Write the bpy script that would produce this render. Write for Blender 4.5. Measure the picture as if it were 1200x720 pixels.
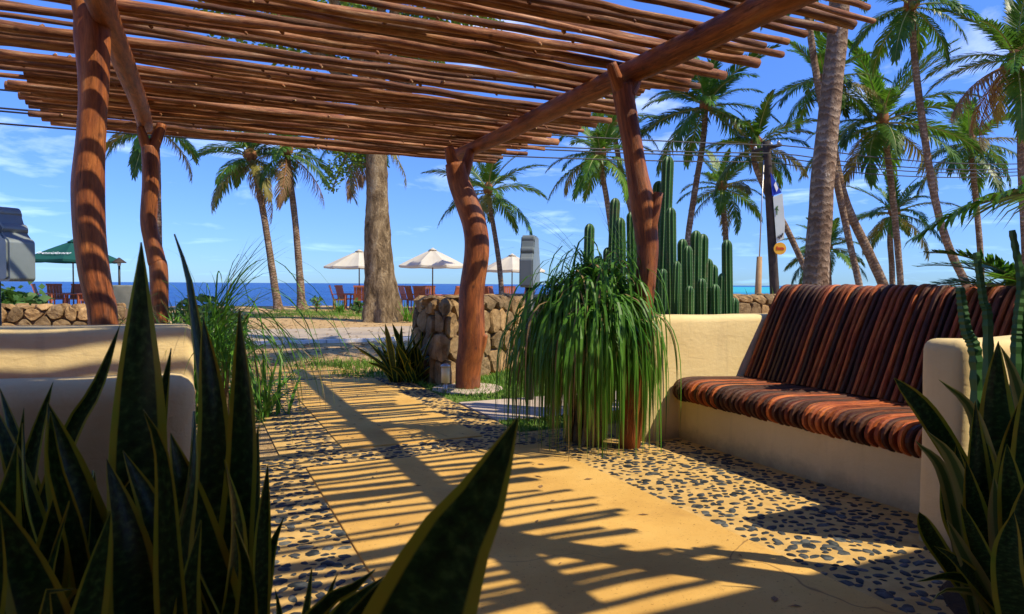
import bpy, bmesh, math, random
from mathutils import Vector, Matrix, Euler, noise

for o in list(bpy.data.objects):
    bpy.data.objects.remove(o)
R = math.radians
scene = bpy.context.scene
COL = scene.collection

# ------------------------------------------------------------------ camera
CAM_H = 1.25
FPX = 800.0                      # focal length in photo pixels (1200 wide)
PITCH, ROLL = math.atan(26.7 / 800), R(0.33)
_f = Vector((0, math.cos(PITCH), -math.sin(PITCH)))
_u0 = Vector((0, math.sin(PITCH), math.cos(PITCH)))
_r0 = Vector((1, 0, 0))
_r = _r0 * math.cos(ROLL) + _u0 * math.sin(ROLL)
_u = _u0 * math.cos(ROLL) - _r0 * math.sin(ROLL)
CAMP = Vector((0, 0, CAM_H))
cd = bpy.data.cameras.new('camera')
cam = bpy.data.objects.new('camera', cd)
COL.objects.link(cam)
cam.matrix_world = Matrix(((_r.x, _u.x, -_f.x, 0), (_r.y, _u.y, -_f.y, 0), (_r.z, _u.z, -_f.z, CAM_H), (0, 0, 0, 1)))
cd.sensor_width = 36
cd.lens = 36 * FPX / 1200
cd.clip_start = 0.05
cd.clip_end = 60000
cd.dof.use_dof = True
cd.dof.focus_distance = 6.5
cd.dof.aperture_fstop = 9
scene.camera = cam

def ray(px, py):
    return _f + _r * ((px - 600) / FPX) + _u * ((360 - py) / FPX)
def P(px, py, Y):
    d = ray(px, py)
    return CAMP + d * (Y / d.y)
def G(px, py, z=0.0):
    d = ray(px, py)
    return CAMP + d * ((z - CAM_H) / d.z)
def PROJ(p):
    q = Vector(p) - CAMP
    w = q.dot(_f)
    if w < 0.05: return (-9999, -9999, w)
    return (600 + FPX * q.dot(_r) / w, 360 - FPX * q.dot(_u) / w, w)

# the yard's own axes: d runs along the path towards the sea, u across it to the right
AX = R(25.0)
CU, SU = math.cos(AX), math.sin(AX)
def UD(u, d, z=0.0):
    return Vector((u * CU - d * SU, u * SU + d * CU, z))

# ------------------------------------------------------------------ sky and sun
SUN = (UD(0.6, -0.6) + Vector((0, 0, 1))).normalized()
SUN_EL = math.asin(SUN.z)
SUN_AZ = math.atan2(SUN.x, SUN.y)
world = bpy.data.worlds.new('World')
scene.world = world
world.use_nodes = True
nt = world.node_tree
for n in list(nt.nodes): nt.nodes.remove(n)
def wn(t, **k):
    n = nt.nodes.new(t)
    for a, b in k.items(): setattr(n, a, b)
    return n
wout = wn('ShaderNodeOutputWorld'); wbg = wn('ShaderNodeBackground')
sky = wn('ShaderNodeTexSky', sky_type='NISHITA', sun_disc=False)
sky.sun_elevation = SUN_EL
sky.sun_rotation = SUN_AZ
sky.altitude = 0; sky.air_density = 1.0; sky.dust_density = 0.0; sky.ozone_density = 3.0
wbg.inputs['Strength'].default_value = 0.145
hsv = wn('ShaderNodeHueSaturation')
hsv.inputs['Saturation'].default_value = 1.18
tint = wn('ShaderNodeMix', data_type='RGBA', blend_type='MULTIPLY'); tint.inputs[0].default_value = 1.0
tint.inputs[7].default_value = (0.80, 0.78, 1.0, 1)
nt.links.new(sky.outputs[0], tint.inputs[6]); nt.links.new(tint.outputs[2], hsv.inputs['Color'])
# clouds live in the sky itself, projected on a flat layer far above
tc = wn('ShaderNodeTexCoord')
sep = wn('ShaderNodeSeparateXYZ'); nt.links.new(tc.outputs['Generated'], sep.inputs[0])
def wm(op, a, b=None):
    n = wn('ShaderNodeMath', operation=op)
    for i, x in enumerate((a, b)):
        if x is None: continue
        if isinstance(x, (int, float)): n.inputs[i].default_value = x
        else: nt.links.new(x, n.inputs[i])
    return n.outputs[0]
zz = wm('ADD', wm('MAXIMUM', sep.outputs[2], 0.0), 0.10)
cx = wm('DIVIDE', sep.outputs[0], zz); cy = wm('DIVIDE', sep.outputs[1], zz)
cmb = wn('ShaderNodeCombineXYZ'); nt.links.new(cx, cmb.inputs[0]); nt.links.new(cy, cmb.inputs[1])
n1 = wn('ShaderNodeTexNoise'); n1.inputs['Scale'].default_value = 1.15; n1.inputs['Detail'].default_value = 8; n1.inputs['Roughness'].default_value = 0.58; n1.inputs['Distortion'].default_value = 0.35
mp = wn('ShaderNodeMapping'); mp.inputs['Location'].default_value = (8.0, 7.8, 0.0)
nt.links.new(cmb.outputs[0], mp.inputs[0]); nt.links.new(mp.outputs[0], n1.inputs['Vector'])
cr = wn('ShaderNodeValToRGB'); cr.color_ramp.elements[0].position = 0.565; cr.color_ramp.elements[1].position = 0.80
cr.color_ramp.elements[0].color = (0, 0, 0, 1); cr.color_ramp.elements[1].color = (0.85, 0.85, 0.85, 1)
nt.links.new(n1.outputs[0], cr.inputs[0])
mixc = wn('ShaderNodeMix', data_type='RGBA')
nt.links.new(cr.outputs[0], mixc.inputs[0]); nt.links.new(hsv.outputs[0], mixc.inputs[6])
mixc.inputs[7].default_value = (9.0, 9.2, 9.6, 1)
# hazeless tropical air: the low sky stays blue instead of washing out to white
zl = wn('ShaderNodeMapRange'); nt.links.new(sep.outputs[2], zl.inputs[0]); zl.inputs[1].default_value = 0.0; zl.inputs[2].default_value = 0.45
lowt = wn('ShaderNodeMix', data_type='RGBA'); nt.links.new(zl.outputs[0], lowt.inputs[0]); lowt.inputs[6].default_value = (0.21, 0.40, 0.62, 1); lowt.inputs[7].default_value = (0.95, 0.90, 0.92, 1)
lowm = wn('ShaderNodeMix', data_type='RGBA', blend_type='MULTIPLY'); lowm.inputs[0].default_value = 1.0
nt.links.new(mixc.outputs[2], lowm.inputs[6]); nt.links.new(lowt.outputs[2], lowm.inputs[7]); nt.links.new(lowm.outputs[2], wbg.inputs[0]); nt.links.new(wbg.outputs[0], wout.inputs[0])

sl = bpy.data.lights.new('sun', 'SUN'); sl.energy = 3.2; sl.angle = R(0.55); sl.color = (1.0, 0.89, 0.67)
so = bpy.data.objects.new('sun', sl); COL.objects.link(so)
so.rotation_euler = (-SUN).to_track_quat('-Z', 'Y').to_euler()
so.location = SUN * 60

vs = scene.view_settings
vs.view_transform = 'Standard'; vs.look = 'None'; vs.exposure = 0.93; vs.gamma = 1; vs.use_curve_mapping = False

# ------------------------------------------------------------------ helpers
rnd = random.Random(7)
def U_(a, b): return rnd.uniform(a, b)
def tag(o, label=None, cat=None, group=None, kind=None):
    if label: o['label'] = label
    if cat: o['category'] = cat
    if group: o['group'] = group
    if kind: o['kind'] = kind
    return o
def link(o, parent=None):
    COL.objects.link(o)
    if parent is not None: o.parent = parent
    return o
def empty(name, loc, label=None, cat=None, group=None, rz=0.0):
    o = bpy.data.objects.new(name, None)
    o.empty_display_size = 0.1
    o.location = loc; o.rotation_euler = (0, 0, rz)
    link(o); tag(o, label, cat, group)
    return o
def copy_tree(o, parent=None):
    c = o.copy(); COL.objects.link(c); c.parent = parent
    for ch in o.children: copy_tree(ch, c)
    return c

class MB:
    """collects faces of ONE mesh"""
    def __init__(s): s.v = []; s.f = []; s.uv = []; s.mi = []; s.cm = 0
    def add(s, verts, faces, uvs=None):
        b = len(s.v); s.v += [tuple(p) for p in verts]
        for i, f in enumerate(faces):
            s.f.append(tuple(b + k for k in f)); s.mi.append(s.cm)
            s.uv.append(uvs[i] if uvs else [(0.0, 0.0)] * len(f))
    def mesh(s, name, mats, smooth=True):
        me = bpy.data.meshes.new(name)
        me.from_pydata(s.v, [], s.f)
        l = me.uv_layers.new(name='UVMap')
        flat = [c for f in s.uv for uv in f for c in uv]
        l.data.foreach_set('uv', flat)
        if not isinstance(mats, (list, tuple)): mats = [mats]
        for m in mats: me.materials.append(m)
        me.polygons.foreach_set('material_index', s.mi)
        if smooth: me.polygons.foreach_set('use_smooth', [True] * len(s.f))
        me.update()
        return me
    def build(s, name, mats, parent=None, smooth=True, origin=None):
        if origin is None and parent is not None: origin = tuple(parent.location)
        if origin is not None:
            ox, oy, oz = origin
            s.v = [(a - ox, b - oy, c - oz) for a, b, c in s.v]
        o = bpy.data.objects.new(name, s.mesh(name, mats, smooth))
        if parent is None and origin is not None: o.location = origin
        return link(o, parent)
    def box(s, a, b):
        x0, y0, z0 = a; x1, y1, z1 = b
        s.add([(x0,y0,z0),(x1,y0,z0),(x1,y1,z0),(x0,y1,z0),(x0,y0,z1),(x1,y0,z1),(x1,y1,z1),(x0,y1,z1)],
              [(0,3,2,1),(4,5,6,7),(0,1,5,4),(1,2,6,5),(2,3,7,6),(3,0,4,7)])
    def prism(s, poly, z0, z1):
        n = len(poly)
        s.add([(p[0],p[1],z0) for p in poly] + [(p[0],p[1],z1) for p in poly],
              [tuple(reversed(range(n))), tuple(range(n,2*n))] + [(i,(i+1)%n,n+(i+1)%n,n+i) for i in range(n)])
    def tube(s, pts, rads, n=10, wob=0.0, seed=0.0, caps=True, vs=1.0, wfreq=3.0):
        pts = [Vector(p) for p in pts]; m = len(pts)
        T = []
        for i in range(m):
            t = pts[min(i+1,m-1)] - pts[max(i-1,0)]
            T.append(t.normalized() if t.length > 1e-9 else Vector((0,0,1)))
        a = Vector((0,0,1)) if abs(T[0].z) < 0.9 else Vector((1,0,0))
        N = T[0].cross(a).normalized()
        vv = []; L = 0.0; Ls = []
        for i in range(m):
            if i: 
                L += (pts[i]-pts[i-1]).length
                N = (N - T[i]*N.dot(T[i])).normalized()
            Ls.append(L)
            B = T[i].cross(N)
            r = rads[i] if isinstance(rads,(list,tuple)) else rads
            for k in range(n):
                an = 2*math.pi*k/n
                rr = r
                if wob: rr *= 1 + wob*noise.noise(Vector((math.cos(an)*1.3+seed*7.1, math.sin(an)*1.3, L*wfreq+seed*3.3)))
                vv.append(pts[i] + (N*math.cos(an)+B*math.sin(an))*rr)
        ff = []; uu = []
        for i in range(m-1):
            for k in range(n):
                k2 = (k+1)%n
                ff.append((i*n+k, i*n+k2, (i+1)*n+k2, (i+1)*n+k))
                uu.append([(k/n,Ls[i]*vs),((k+1)/n,Ls[i]*vs),((k+1)/n,Ls[i+1]*vs),(k/n,Ls[i+1]*vs)])
        s.add(vv, ff, uu)
        if caps:
            b = len(s.v) - len(vv)
            for ring, rev in ((0,True),(m-1,False)):
                idx = [b+ring*n+k for k in range(n)]
                c = len(s.v); s.v.append(tuple(pts[ring]))
                for k in range(n):
                    p,q = idx[k], idx[(k+1)%n]
                    s.f.append((c,q,p) if rev else (c,p,q)); s.mi.append(s.cap if hasattr(s,'cap') else s.cm)
                    s.uv.append([(0.5,0.0)]*3)

def catmull(pts, n):
    pts = [Vector(p) for p in pts]; out = []
    q = [pts[0]*2-pts[1]] + pts + [pts[-1]*2-pts[-2]]
    m = len(pts)-1
    for j in range(n+1):
        t = j/n*m; i = min(int(t), m-1); f = t-i
        a,b,c,d = q[i],q[i+1],q[i+2],q[i+3]
        out.append(0.5*((2*b)+(c-a)*f+(2*a-5*b+4*c-d)*f*f+(3*b-a-3*c+d)*f**3))
    return out
def lerplist(vals, n):
    m = len(vals)-1; out = []
    for j in range(n+1):
        t = j/n*m; i = min(int(t),m-1); f = t-i
        out.append(vals[i]*(1-f)+vals[i+1]*f)
    return out
def under(child, part):
    child.parent = part          # a part sits at its thing's origin, so local coordinates stay valid
    return child
def bevel_obj(o, w, seg=3):
    bm = bmesh.new(); bm.from_mesh(o.data)
    bmesh.ops.bevel(bm, geom=bm.edges[:], offset=w, segments=seg, affect='EDGES', profile=0.5, clamp_overlap=True)
    bm.to_mesh(o.data); bm.free()
    o.data.polygons.foreach_set('use_smooth', [True]*len(o.data.polygons))
    return o

# ------------------------------------------------------------------ materials
def ramp(n, stops):
    e = n.color_ramp.elements
    while len(e) < len(stops): e.new(0.5)
    for el,(p,c) in zip(e, stops):
        el.position = p; el.color = (*c,1)
class NM:
    def __init__(s, name):
        s.m = bpy.data.materials.new(name); s.m.use_nodes = True
        s.t = s.m.node_tree; s.b = s.t.nodes['Principled BSDF']; s.o = s.t.nodes['Material Output']
    def n(s, t, **k):
        x = s.t.nodes.new(t)
        for a,b in k.items(): setattr(x,a,b)
        return x
    def l(s, a, b): s.t.links.new(a,b)
    def coord(s, kind='Object', scale=(1,1,1)):
        c = s.n('ShaderNodeTexCoord'); m = s.n('ShaderNodeMapping')
        m.inputs['Scale'].default_value = scale; s.l(c.outputs[kind], m.inputs[0]); return m.outputs[0]
    def geo(s, scale=(1,1,1)):
        c = s.n('ShaderNodeNewGeometry'); m = s.n('ShaderNodeMapping')
        m.inputs['Scale'].default_value = scale; s.l(c.outputs['Position'], m.inputs[0]); return m.outputs[0]
    def noise(s, vec, scale, detail=4, rough=0.55, dist=0.0):
        x = s.n('ShaderNodeTexNoise'); s.l(vec, x.inputs['Vector'])
        x.inputs['Scale'].default_value = scale; x.inputs['Detail'].default_value = detail
        x.inputs['Roughness'].default_value = rough; x.inputs['Distortion'].default_value = dist
        return x.outputs[0]
    def ramp(s, fac, stops):
        x = s.n('ShaderNodeValToRGB'); s.l(fac, x.inputs[0]); ramp(x, stops); return x.outputs[0]
    def mix(s, fac, a, b, mode='MIX'):
        x = s.n('ShaderNodeMix', data_type='RGBA', blend_type=mode)
        for i,v in ((0,fac),(6,a),(7,b)):
            if isinstance(v,(int,float)): x.inputs[i].default_value = v
            elif isinstance(v,tuple): x.inputs[i].default_value = (*v,1)
            else: s.l(v, x.inputs[i])
        return x.outputs[2]
    def math(s, op, a, b=0.0):
        x = s.n('ShaderNodeMath', operation=op)
        for i,v in ((0,a),(1,b)):
            if isinstance(v,(int,float)): x.inputs[i].default_value = v
            else: s.l(v, x.inputs[i])
        return x.outputs[0]
    def rand(s): return s.n('ShaderNodeObjectInfo').outputs['Random']
    def bump(s, h, strength=0.3, dist=0.01):
        x = s.n('ShaderNodeBump'); x.inputs['Strength'].default_value = strength; x.inputs['Distance'].default_value = dist
        s.l(h, x.inputs['Height']); s.l(x.outputs[0], s.b.inputs['Normal']); return s
    def col(s, c):
        if isinstance(c, tuple): s.b.inputs['Base Color'].default_value = (*c,1)
        else: s.l(c, s.b.inputs['Base Color'])
        return s
    def set(s, rough=0.7, metal=0.0, spec=0.5):
        s.b.inputs['Roughness'].default_value = rough; s.b.inputs['Metallic'].default_value = metal
        s.b.inputs['Specular IOR Level'].default_value = spec; return s
    def translucent(s, colsock, fac):
        tr = s.n('ShaderNodeBsdfTranslucent')
        if isinstance(colsock, tuple): tr.inputs[0].default_value = (*colsock,1)
        else: s.l(colsock, tr.inputs[0])
        mx = s.n('ShaderNodeMixShader'); mx.inputs[0].default_value = fac
        s.l(s.b.outputs[0], mx.inputs[1]); s.l(tr.outputs[0], mx.inputs[2]); s.l(mx.outputs[0], s.o.inputs[0]); return s

def simple(name, c1, c2, scale=6.0, rough=0.8, bump=0.25, bd=0.004, spec=0.3, rand=0.0, coord='geo', metal=0.0):
    m = NM(name); v = m.geo() if coord == 'geo' else m.coord('Object')
    f = m.noise(v, scale, 6, 0.6)
    c = m.ramp(f, [(0.3,c1),(0.7,c2)])
    if rand:
        r = m.rand(); k = m.ramp(r, [(0.0,(1-rand,)*3),(1.0,(1+rand,)*3)])
        c = m.mix(1.0, c, k, 'MULTIPLY')
    m.col(c).set(rough, metal, spec)
    if bump: m.bump(m.noise(v, scale*6, 5, 0.65), bump, bd)
    return m.m

M = {}
# plaster: cream render, slightly uneven, faint stains low down
m = NM('plaster'); v = m.geo()
c = m.ramp(m.noise(v, 1.7, 5, 0.6), [(0.3,(0.70,0.52,0.24)),(0.7,(0.80,0.63,0.32))])
st = m.ramp(m.noise(m.geo((3,3,0.7)), 1.6, 6, 0.7), [(0.52,(0,0,0)),(0.8,(0.35,0.35,0.35))])
c = m.mix(st, c, (0.46,0.34,0.19))
sp = m.n('ShaderNodeSeparateXYZ'); m.l(v, sp.inputs[0])
low = m.math('ADD', sp.outputs[2], m.math('MULTIPLY', m.noise(v, 7, 6, 0.7), 0.22)); c = m.mix(m.ramp(low, [(0.10,(0.65,0.65,0.65)),(0.24,(0,0,0))]), c, (0.25,0.17,0.09))
run = m.ramp(m.noise(m.geo((9,9,0.5)), 1.0, 4, 0.6), [(0.58,(0,0,0)),(0.72,(0.28,0.28,0.28))]); c = m.mix(run, c, (0.38,0.30,0.19))
trow = m.noise(m.geo((1,1,3)), 5.5, 3, 0.5, 1.5)
m.col(c).set(0.85, 0, 0.2).bump(m.math('ADD', m.noise(v, 26, 7, 0.65), m.math('MULTIPLY', trow, 0.8)), 0.45, 0.007); M['plaster'] = m.m
# path concrete: ochre with pits and mottling
m = NM('ochre_concrete'); v = m.geo()
c = m.ramp(m.noise(v, 1.3, 6, 0.62), [(0.28,(0.52,0.29,0.07)),(0.5,(0.66,0.39,0.10)),(0.75,(0.74,0.47,0.14))])
pit = m.ramp(m.noise(m.geo((1,1,1)), 75, 4, 0.65), [(0.30,(0.42,0.36,0.3)),(0.38,(1,1,1)),(0.62,(1,1,1)),(0.72,(1.15,1.12,1.1))])
c = m.mix(1.0, c, pit, 'MULTIPLY')
st = m.ramp(m.noise(m.geo((0.8,0.8,1)), 4.2, 8, 0.75, 0.6), [(0.56,(0,0,0)),(0.74,(0.45,0.45,0.45))])
c = m.mix(st, c, (0.36,0.20,0.07))
vo = m.n('ShaderNodeTexVoronoi', feature='DISTANCE_TO_EDGE'); ds_ = m.n('ShaderNodeVectorMath', operation='ADD'); m.l(v, ds_.inputs[0])
nv = m.n('ShaderNodeTexNoise'); m.l(v, nv.inputs['Vector']); nv.inputs['Scale'].default_value = 3.0; sc_ = m.n('ShaderNodeVectorMath', operation='SCALE'); m.l(nv.outputs['Color'], sc_.inputs[0]); sc_.inputs['Scale'].default_value = 0.5; m.l(sc_.outputs[0], ds_.inputs[1])
m.l(ds_.outputs[0], vo.inputs['Vector']); vo.inputs['Scale'].default_value = 0.55
crk = m.ramp(vo.outputs['Distance'], [(0.0,(0.8,0.8,0.8)),(0.004,(0,0,0))]); crk = m.mix(1.0, crk, m.ramp(m.noise(v, 1.1, 2), [(0.45,(0,0,0)),(0.55,(1,1,1))]), 'MULTIPLY'); c = m.mix(crk, c, (0.16,0.08,0.03))
big = m.ramp(m.noise(m.geo((1,1,1)), 0.8, 3, 0.5), [(0.3,(0.82,0.80,0.76)),(0.7,(1.08,1.08,1.08))]); c = m.mix(1.0, c, big, 'MULTIPLY')
m.col(c).set(0.8, 0, 0.25)
hh = m.math('ADD', m.noise(v, 14, 6, 0.7), m.math('MULTIPLY', pit, 0.6)); m.bump(hh, 0.45, 0.006); M['concrete'] = m.m
m = NM('mortar'); v = m.geo()
c = m.ramp(m.noise(v, 9, 6, 0.65), [(0.3,(0.46,0.28,0.085)),(0.7,(0.66,0.43,0.15))])
m.col(c).set(0.9,0,0.2).bump(m.noise(v,60,5,0.7),0.6,0.004); M['mortar'] = m.m
M['grey_slab'] = simple('grey_slab', (0.42,0.33,0.25), (0.55,0.44,0.34), 3, 0.85, 0.3)
m = NM('pebble'); r = m.rand(); v = m.coord('Object')
c = m.ramp(m.noise(m.geo(), 16, 2), [(0.30,(0.016,0.020,0.020)),(0.45,(0.036,0.043,0.042)),(0.58,(0.095,0.10,0.092)),(0.70,(0.034,0.038,0.036))])
c = m.mix(1.0, c, m.ramp(r, [(0,(0.6,0.6,0.65)),(0.6,(1.1,1.1,1.1)),(1,(1.7,1.6,1.5))]), 'MULTIPLY')
m.col(c).set(0.6,0,0.2).bump(m.noise(m.geo(),140,3),0.2,0.002); M['pebble'] = m.m
def wood(name, stops, ruv=(5,0.9), rough=0.6, rand=0.35, bump=0.5, spec=0.35, bd=0.006, crack=0.85, grey=0.6, knot=0.7):
    m = NM(name); uv = m.coord('UV', (ruv[0], ruv[1], 1)); 
    oi = m.n('ShaderNodeObjectInfo'); ad = m.n('ShaderNodeVectorMath', operation='ADD'); m.l(uv, ad.inputs[0])
    mu = m.n('ShaderNodeVectorMath', operation='SCALE'); m.l(oi.outputs['Location'], mu.inputs[0]); mu.inputs['Scale'].default_value = 3.7
    cb = m.n('ShaderNodeCombineXYZ'); m.l(m.math('MULTIPLY', oi.outputs['Random'], 91.0), cb.inputs[2]); m.l(cb.outputs[0], ad.inputs[1])
    f = m.noise(ad.outputs[0], 1.6, 7, 0.62, 0.5)
    c = m.ramp(f, stops)
    g = m.noise(ad.outputs[0], 5.0, 8, 0.75, 0.8)
    c = m.mix(1.0, c, m.ramp(g, [(0.30,(0.38,0.33,0.29)),(0.5,(0.9,0.9,0.9)),(0.66,(1.3,1.3,1.3))]), 'MULTIPLY')
    # drying cracks along the grain, dark knots, greyed weathered patches
    st = m.n('ShaderNodeMapping'); st.inputs['Scale'].default_value = (3.2,0.30,1); m.l(ad.outputs[0], st.inputs[0])
    ck = m.noise(st.outputs[0], 3.0, 3, 0.5, 0.3); ck = m.math('ABSOLUTE', m.math('SUBTRACT', ck, 0.5))
    ckm = m.ramp(ck, [(0.0,(1,1,1)),(0.016,(0,0,0))])
    gate = m.ramp(m.noise(ad.outputs[0], 0.9, 2), [(0.46,(0,0,0)),(0.56,(1,1,1))]); ckm = m.mix(1.0, ckm, gate, 'MULTIPLY')
    c = m.mix(m.math('MULTIPLY', ckm, crack), c, (0.03,0.012,0.006))
    gr_ = m.ramp(m.noise(m.geo((1,1,0.7)), 2.3, 6, 0.7), [(0.54,(0,0,0)),(0.74,(0.55,0.55,0.55))]); c = m.mix(m.math('MULTIPLY', gr_, grey), c, (0.30,0.21,0.14))
    vo = m.n('ShaderNodeTexVoronoi'); m.l(m.geo((1,1,0.75)), vo.inputs['Vector']); vo.inputs['Scale'].default_value = 6.5
    kn = m.ramp(vo.outputs['Distance'], [(0.05,(0.9,0.9,0.9)),(0.14,(0,0,0))]); c = m.mix(m.math('MULTIPLY', kn, knot), c, (0.045,0.016,0.008))
    if rand: c = m.mix(1.0, c, m.ramp(oi.outputs['Random'], [(0,(1-rand,1-rand,1-rand)),(0.5,(1,0.97,0.95)),(1,(1+rand,1+rand,1+rand))]), 'MULTIPLY')
    m.col(c).set(rough,0,spec).bump(m.math('SUBTRACT', m.math('ADD', g, m.math('MULTIPLY', f, 0.7)), m.math('MULTIPLY', ckm, 1.2)), bump, bd)
    return m.m
M['post_wood'] = wood('post_wood', [(0.25,(0.08,0.020,0.006)),(0.45,(0.24,0.066,0.015)),(0.62,(0.36,0.115,0.025)),(0.8,(0.46,0.21,0.07))], (4,1.1), 0.55, 0.12, 0.9)
M['pole_wood'] = wood('pole_wood', [(0.27,(0.06,0.018,0.007)),(0.45,(0.21,0.070,0.024)),(0.60,(0.35,0.16,0.065)),(0.74,(0.52,0.36,0.21))], (2.5,1.4), 0.75, 0.4, 0.8)
M['cut_wood'] = simple('cut_wood', (0.42,0.26,0.12), (0.55,0.38,0.2), 30, 0.8, 0.3)
M['bench_wood'] = wood('bench_wood', [(0.2,(0.09,0.020,0.008)),(0.45,(0.30,0.060,0.014)),(0.62,(0.50,0.14,0.025)),(0.8,(0.27,0.16,0.09))], (3,2.2), 0.6, 0.6, 0.7, 0.3, 0.004, 0.5, 0.35, 0.3)
M['bench_dark'] = wood('bench_wood_dark', [(0.2,(0.030,0.010,0.006)),(0.5,(0.075,0.022,0.010)),(0.7,(0.12,0.045,0.02)),(0.8,(0.17,0.10,0.06))], (3,2.2), 0.6, 0.4, 0.7, 0.3, 0.004, 0.5, 0.35, 0.3)
M['chair_wood'] = simple('chair_wood', (0.27,0.07,0.03), (0.42,0.13,0.055), 6, 0.5, 0.1, rand=0.3)
m = NM('palm_bark'); uv = m.coord('UV',(1,1,1)); sp = m.n('ShaderNodeSeparateXYZ'); m.l(uv, sp.inputs[0])
nz = m.noise(m.geo((1,1,0.6)), 5.5, 6, 0.7)
ring = m.math('SINE', m.math('ADD', m.math('MULTIPLY', sp.outputs[1], 52.0), m.math('MULTIPLY', nz, 22.0)))
c = m.ramp(nz, [(0.28,(0.13,0.075,0.045)),(0.48,(0.27,0.18,0.115)),(0.6,(0.40,0.30,0.21)),(0.70,(0.62,0.54,0.43))])
c = m.mix(m.ramp(ring,[(0.1,(0.5,0.5,0.5)),(0.45,(0,0,0))]), c, (0.10,0.06,0.038))
m.col(c).set(0.9,0,0.15).bump(m.math('ADD', ring, m.math('MULTIPLY', nz, 2.0)), 0.7, 0.02); M['palm_bark'] = m.m
m = NM('tree_bark'); nz = m.noise(m.geo((1,1,0.45)), 4.0, 8, 0.72, 0.4)
c = m.ramp(nz, [(0.32,(0.07,0.045,0.022)),(0.47,(0.22,0.15,0.08)),(0.58,(0.40,0.29,0.16)),(0.70,(0.52,0.42,0.27))])
m.col(c).set(0.9,0,0.15).bump(nz, 1.0, 0.3); M['tree_bark'] = m.m
def leafmat(name, c1, c2, tr=0.35, rough=0.45, rand=0.3, spec=0.4, brown=None):
    m = NM(name); nz = m.noise(m.geo(), 3.0, 4, 0.6)
    c = m.ramp(nz, [(0.3,c1),(0.7,c2)])
    k = m.ramp(m.rand(), [(0,(1-rand,1-rand,1-rand*0.5)),(1,(1+rand,1+rand*0.9,1+rand*0.4))])
    c = m.mix(1.0, c, k, 'MULTIPLY')
    if brown:
        uv = m.coord('UV'); sp = m.n('ShaderNodeSeparateXYZ'); m.l(uv, sp.inputs[0])
        c = m.mix(m.ramp(sp.outputs[1], [(0.72,(0,0,0)),(1.0,(0.8,0.8,0.8))]), c, brown)
    m.col(c).set(rough,0,spec).translucent(c, tr); return m.m
M['frond'] = leafmat('frond_green', (0.045,0.135,0.012), (0.13,0.26,0.022), 0.42, 0.42, 0.35)
M['frond_old'] = leafmat('frond_old', (0.16,0.17,0.03), (0.30,0.24,0.06), 0.35, 0.6, 0.3)
M['frond_dry'] = leafmat('frond_dry', (0.20,0.12,0.05), (0.33,0.21,0.09), 0.25, 0.8, 0.3)
M['rachis'] = simple('rachis', (0.22,0.24,0.07), (0.34,0.33,0.12), 4, 0.5, 0.0)
M['fibre'] = simple('palm_fibre', (0.17,0.07,0.03), (0.33,0.15,0.06), 9, 0.9, 0.6)
M['coconut'] = simple('coconut', (0.10,0.13,0.02), (0.24,0.2,0.05), 5, 0.5, 0.1)
M['blade'] = leafmat('grass_blade', (0.055,0.19,0.016), (0.15,0.35,0.03), 0.35, 0.45, 0.2, 0.3, (0.26,0.17,0.06))
M['blade_dry'] = leafmat('dead_blade', (0.24,0.16,0.06), (0.38,0.27,0.11), 0.25, 0.8, 0.2)
M['broad'] = leafmat('broad_leaf', (0.05,0.13,0.02), (0.11,0.22,0.04), 0.3, 0.4, 0.3)
M['tree_leaf'] = leafmat('tree_leaf', (0.07,0.16,0.015), (0.17,0.26,0.03), 0.35, 0.5, 0.3)
M['lawn'] = leafmat('lawn_blade', (0.07,0.19,0.015), (0.17,0.30,0.03), 0.3, 0.6, 0.2)
m = NM('snake_leaf'); uv = m.coord('UV'); sp = m.n('ShaderNodeSeparateXYZ'); m.l(uv, sp.inputs[0])
e = m.math('ABSOLUTE', m.math('SUBTRACT', sp.outputs[0], 0.5))
nz = m.noise(m.coord('UV',(2,26,1)), 2.0, 4, 0.6); nz2 = m.noise(m.coord('Object'), 9, 3)
ctr = m.ramp(nz, [(0.35,(0.010,0.034,0.008)),(0.52,(0.024,0.075,0.016)),(0.64,(0.065,0.14,0.036)),(0.78,(0.11,0.19,0.06))])
edge = m.ramp(nz2, [(0.3,(0.55,0.44,0.04)),(0.7,(0.34,0.44,0.035))])
ee = m.math('ADD', e, m.math('MULTIPLY', m.math('SUBTRACT', nz2, 0.5), 0.05))
c = m.mix(m.ramp(ee, [(0.345,(0,0,0)),(0.375,(1,1,1))]), ctr, edge)
m.col(c).set(0.32,0,0.5).bump(nz, 0.25, 0.003).translucent(c, 0.28); M['snake'] = m.m
m2 = NM('pale_leaf'); uv = m2.coord('UV'); s2 = m2.n('ShaderNodeSeparateXYZ'); m2.l(uv, s2.inputs[0])
c2_ = m2.ramp(m2.math('ABSOLUTE', m2.math('SUBTRACT', s2.outputs[0], 0.5)), [(0.16,(0.09,0.16,0.03)),(0.24,(0.34,0.36,0.09)),(0.45,(0.46,0.42,0.12))])
m2.col(c2_).set(0.35,0,0.5).translucent(c2_, 0.2); M['snake_pale'] = m2.m
m = NM('cactus'); uv = m.coord('UV'); sp = m.n('ShaderNodeSeparateXYZ'); m.l(uv, sp.inputs[0])
nz = m.noise(m.geo(), 7, 4); c = m.ramp(nz, [(0.3,(0.025,0.10,0.026)),(0.7,(0.06,0.17,0.04))])
c = m.mix(m.ramp(sp.outputs[0], [(0.80,(0,0,0)),(0.97,(0.75,0.75,0.75))]), c, (0.20,0.27,0.13))
gp_ = m.n('ShaderNodeNewGeometry'); sz_ = m.n('ShaderNodeSeparateXYZ'); m.l(gp_.outputs['Position'], sz_.inputs[0])
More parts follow.
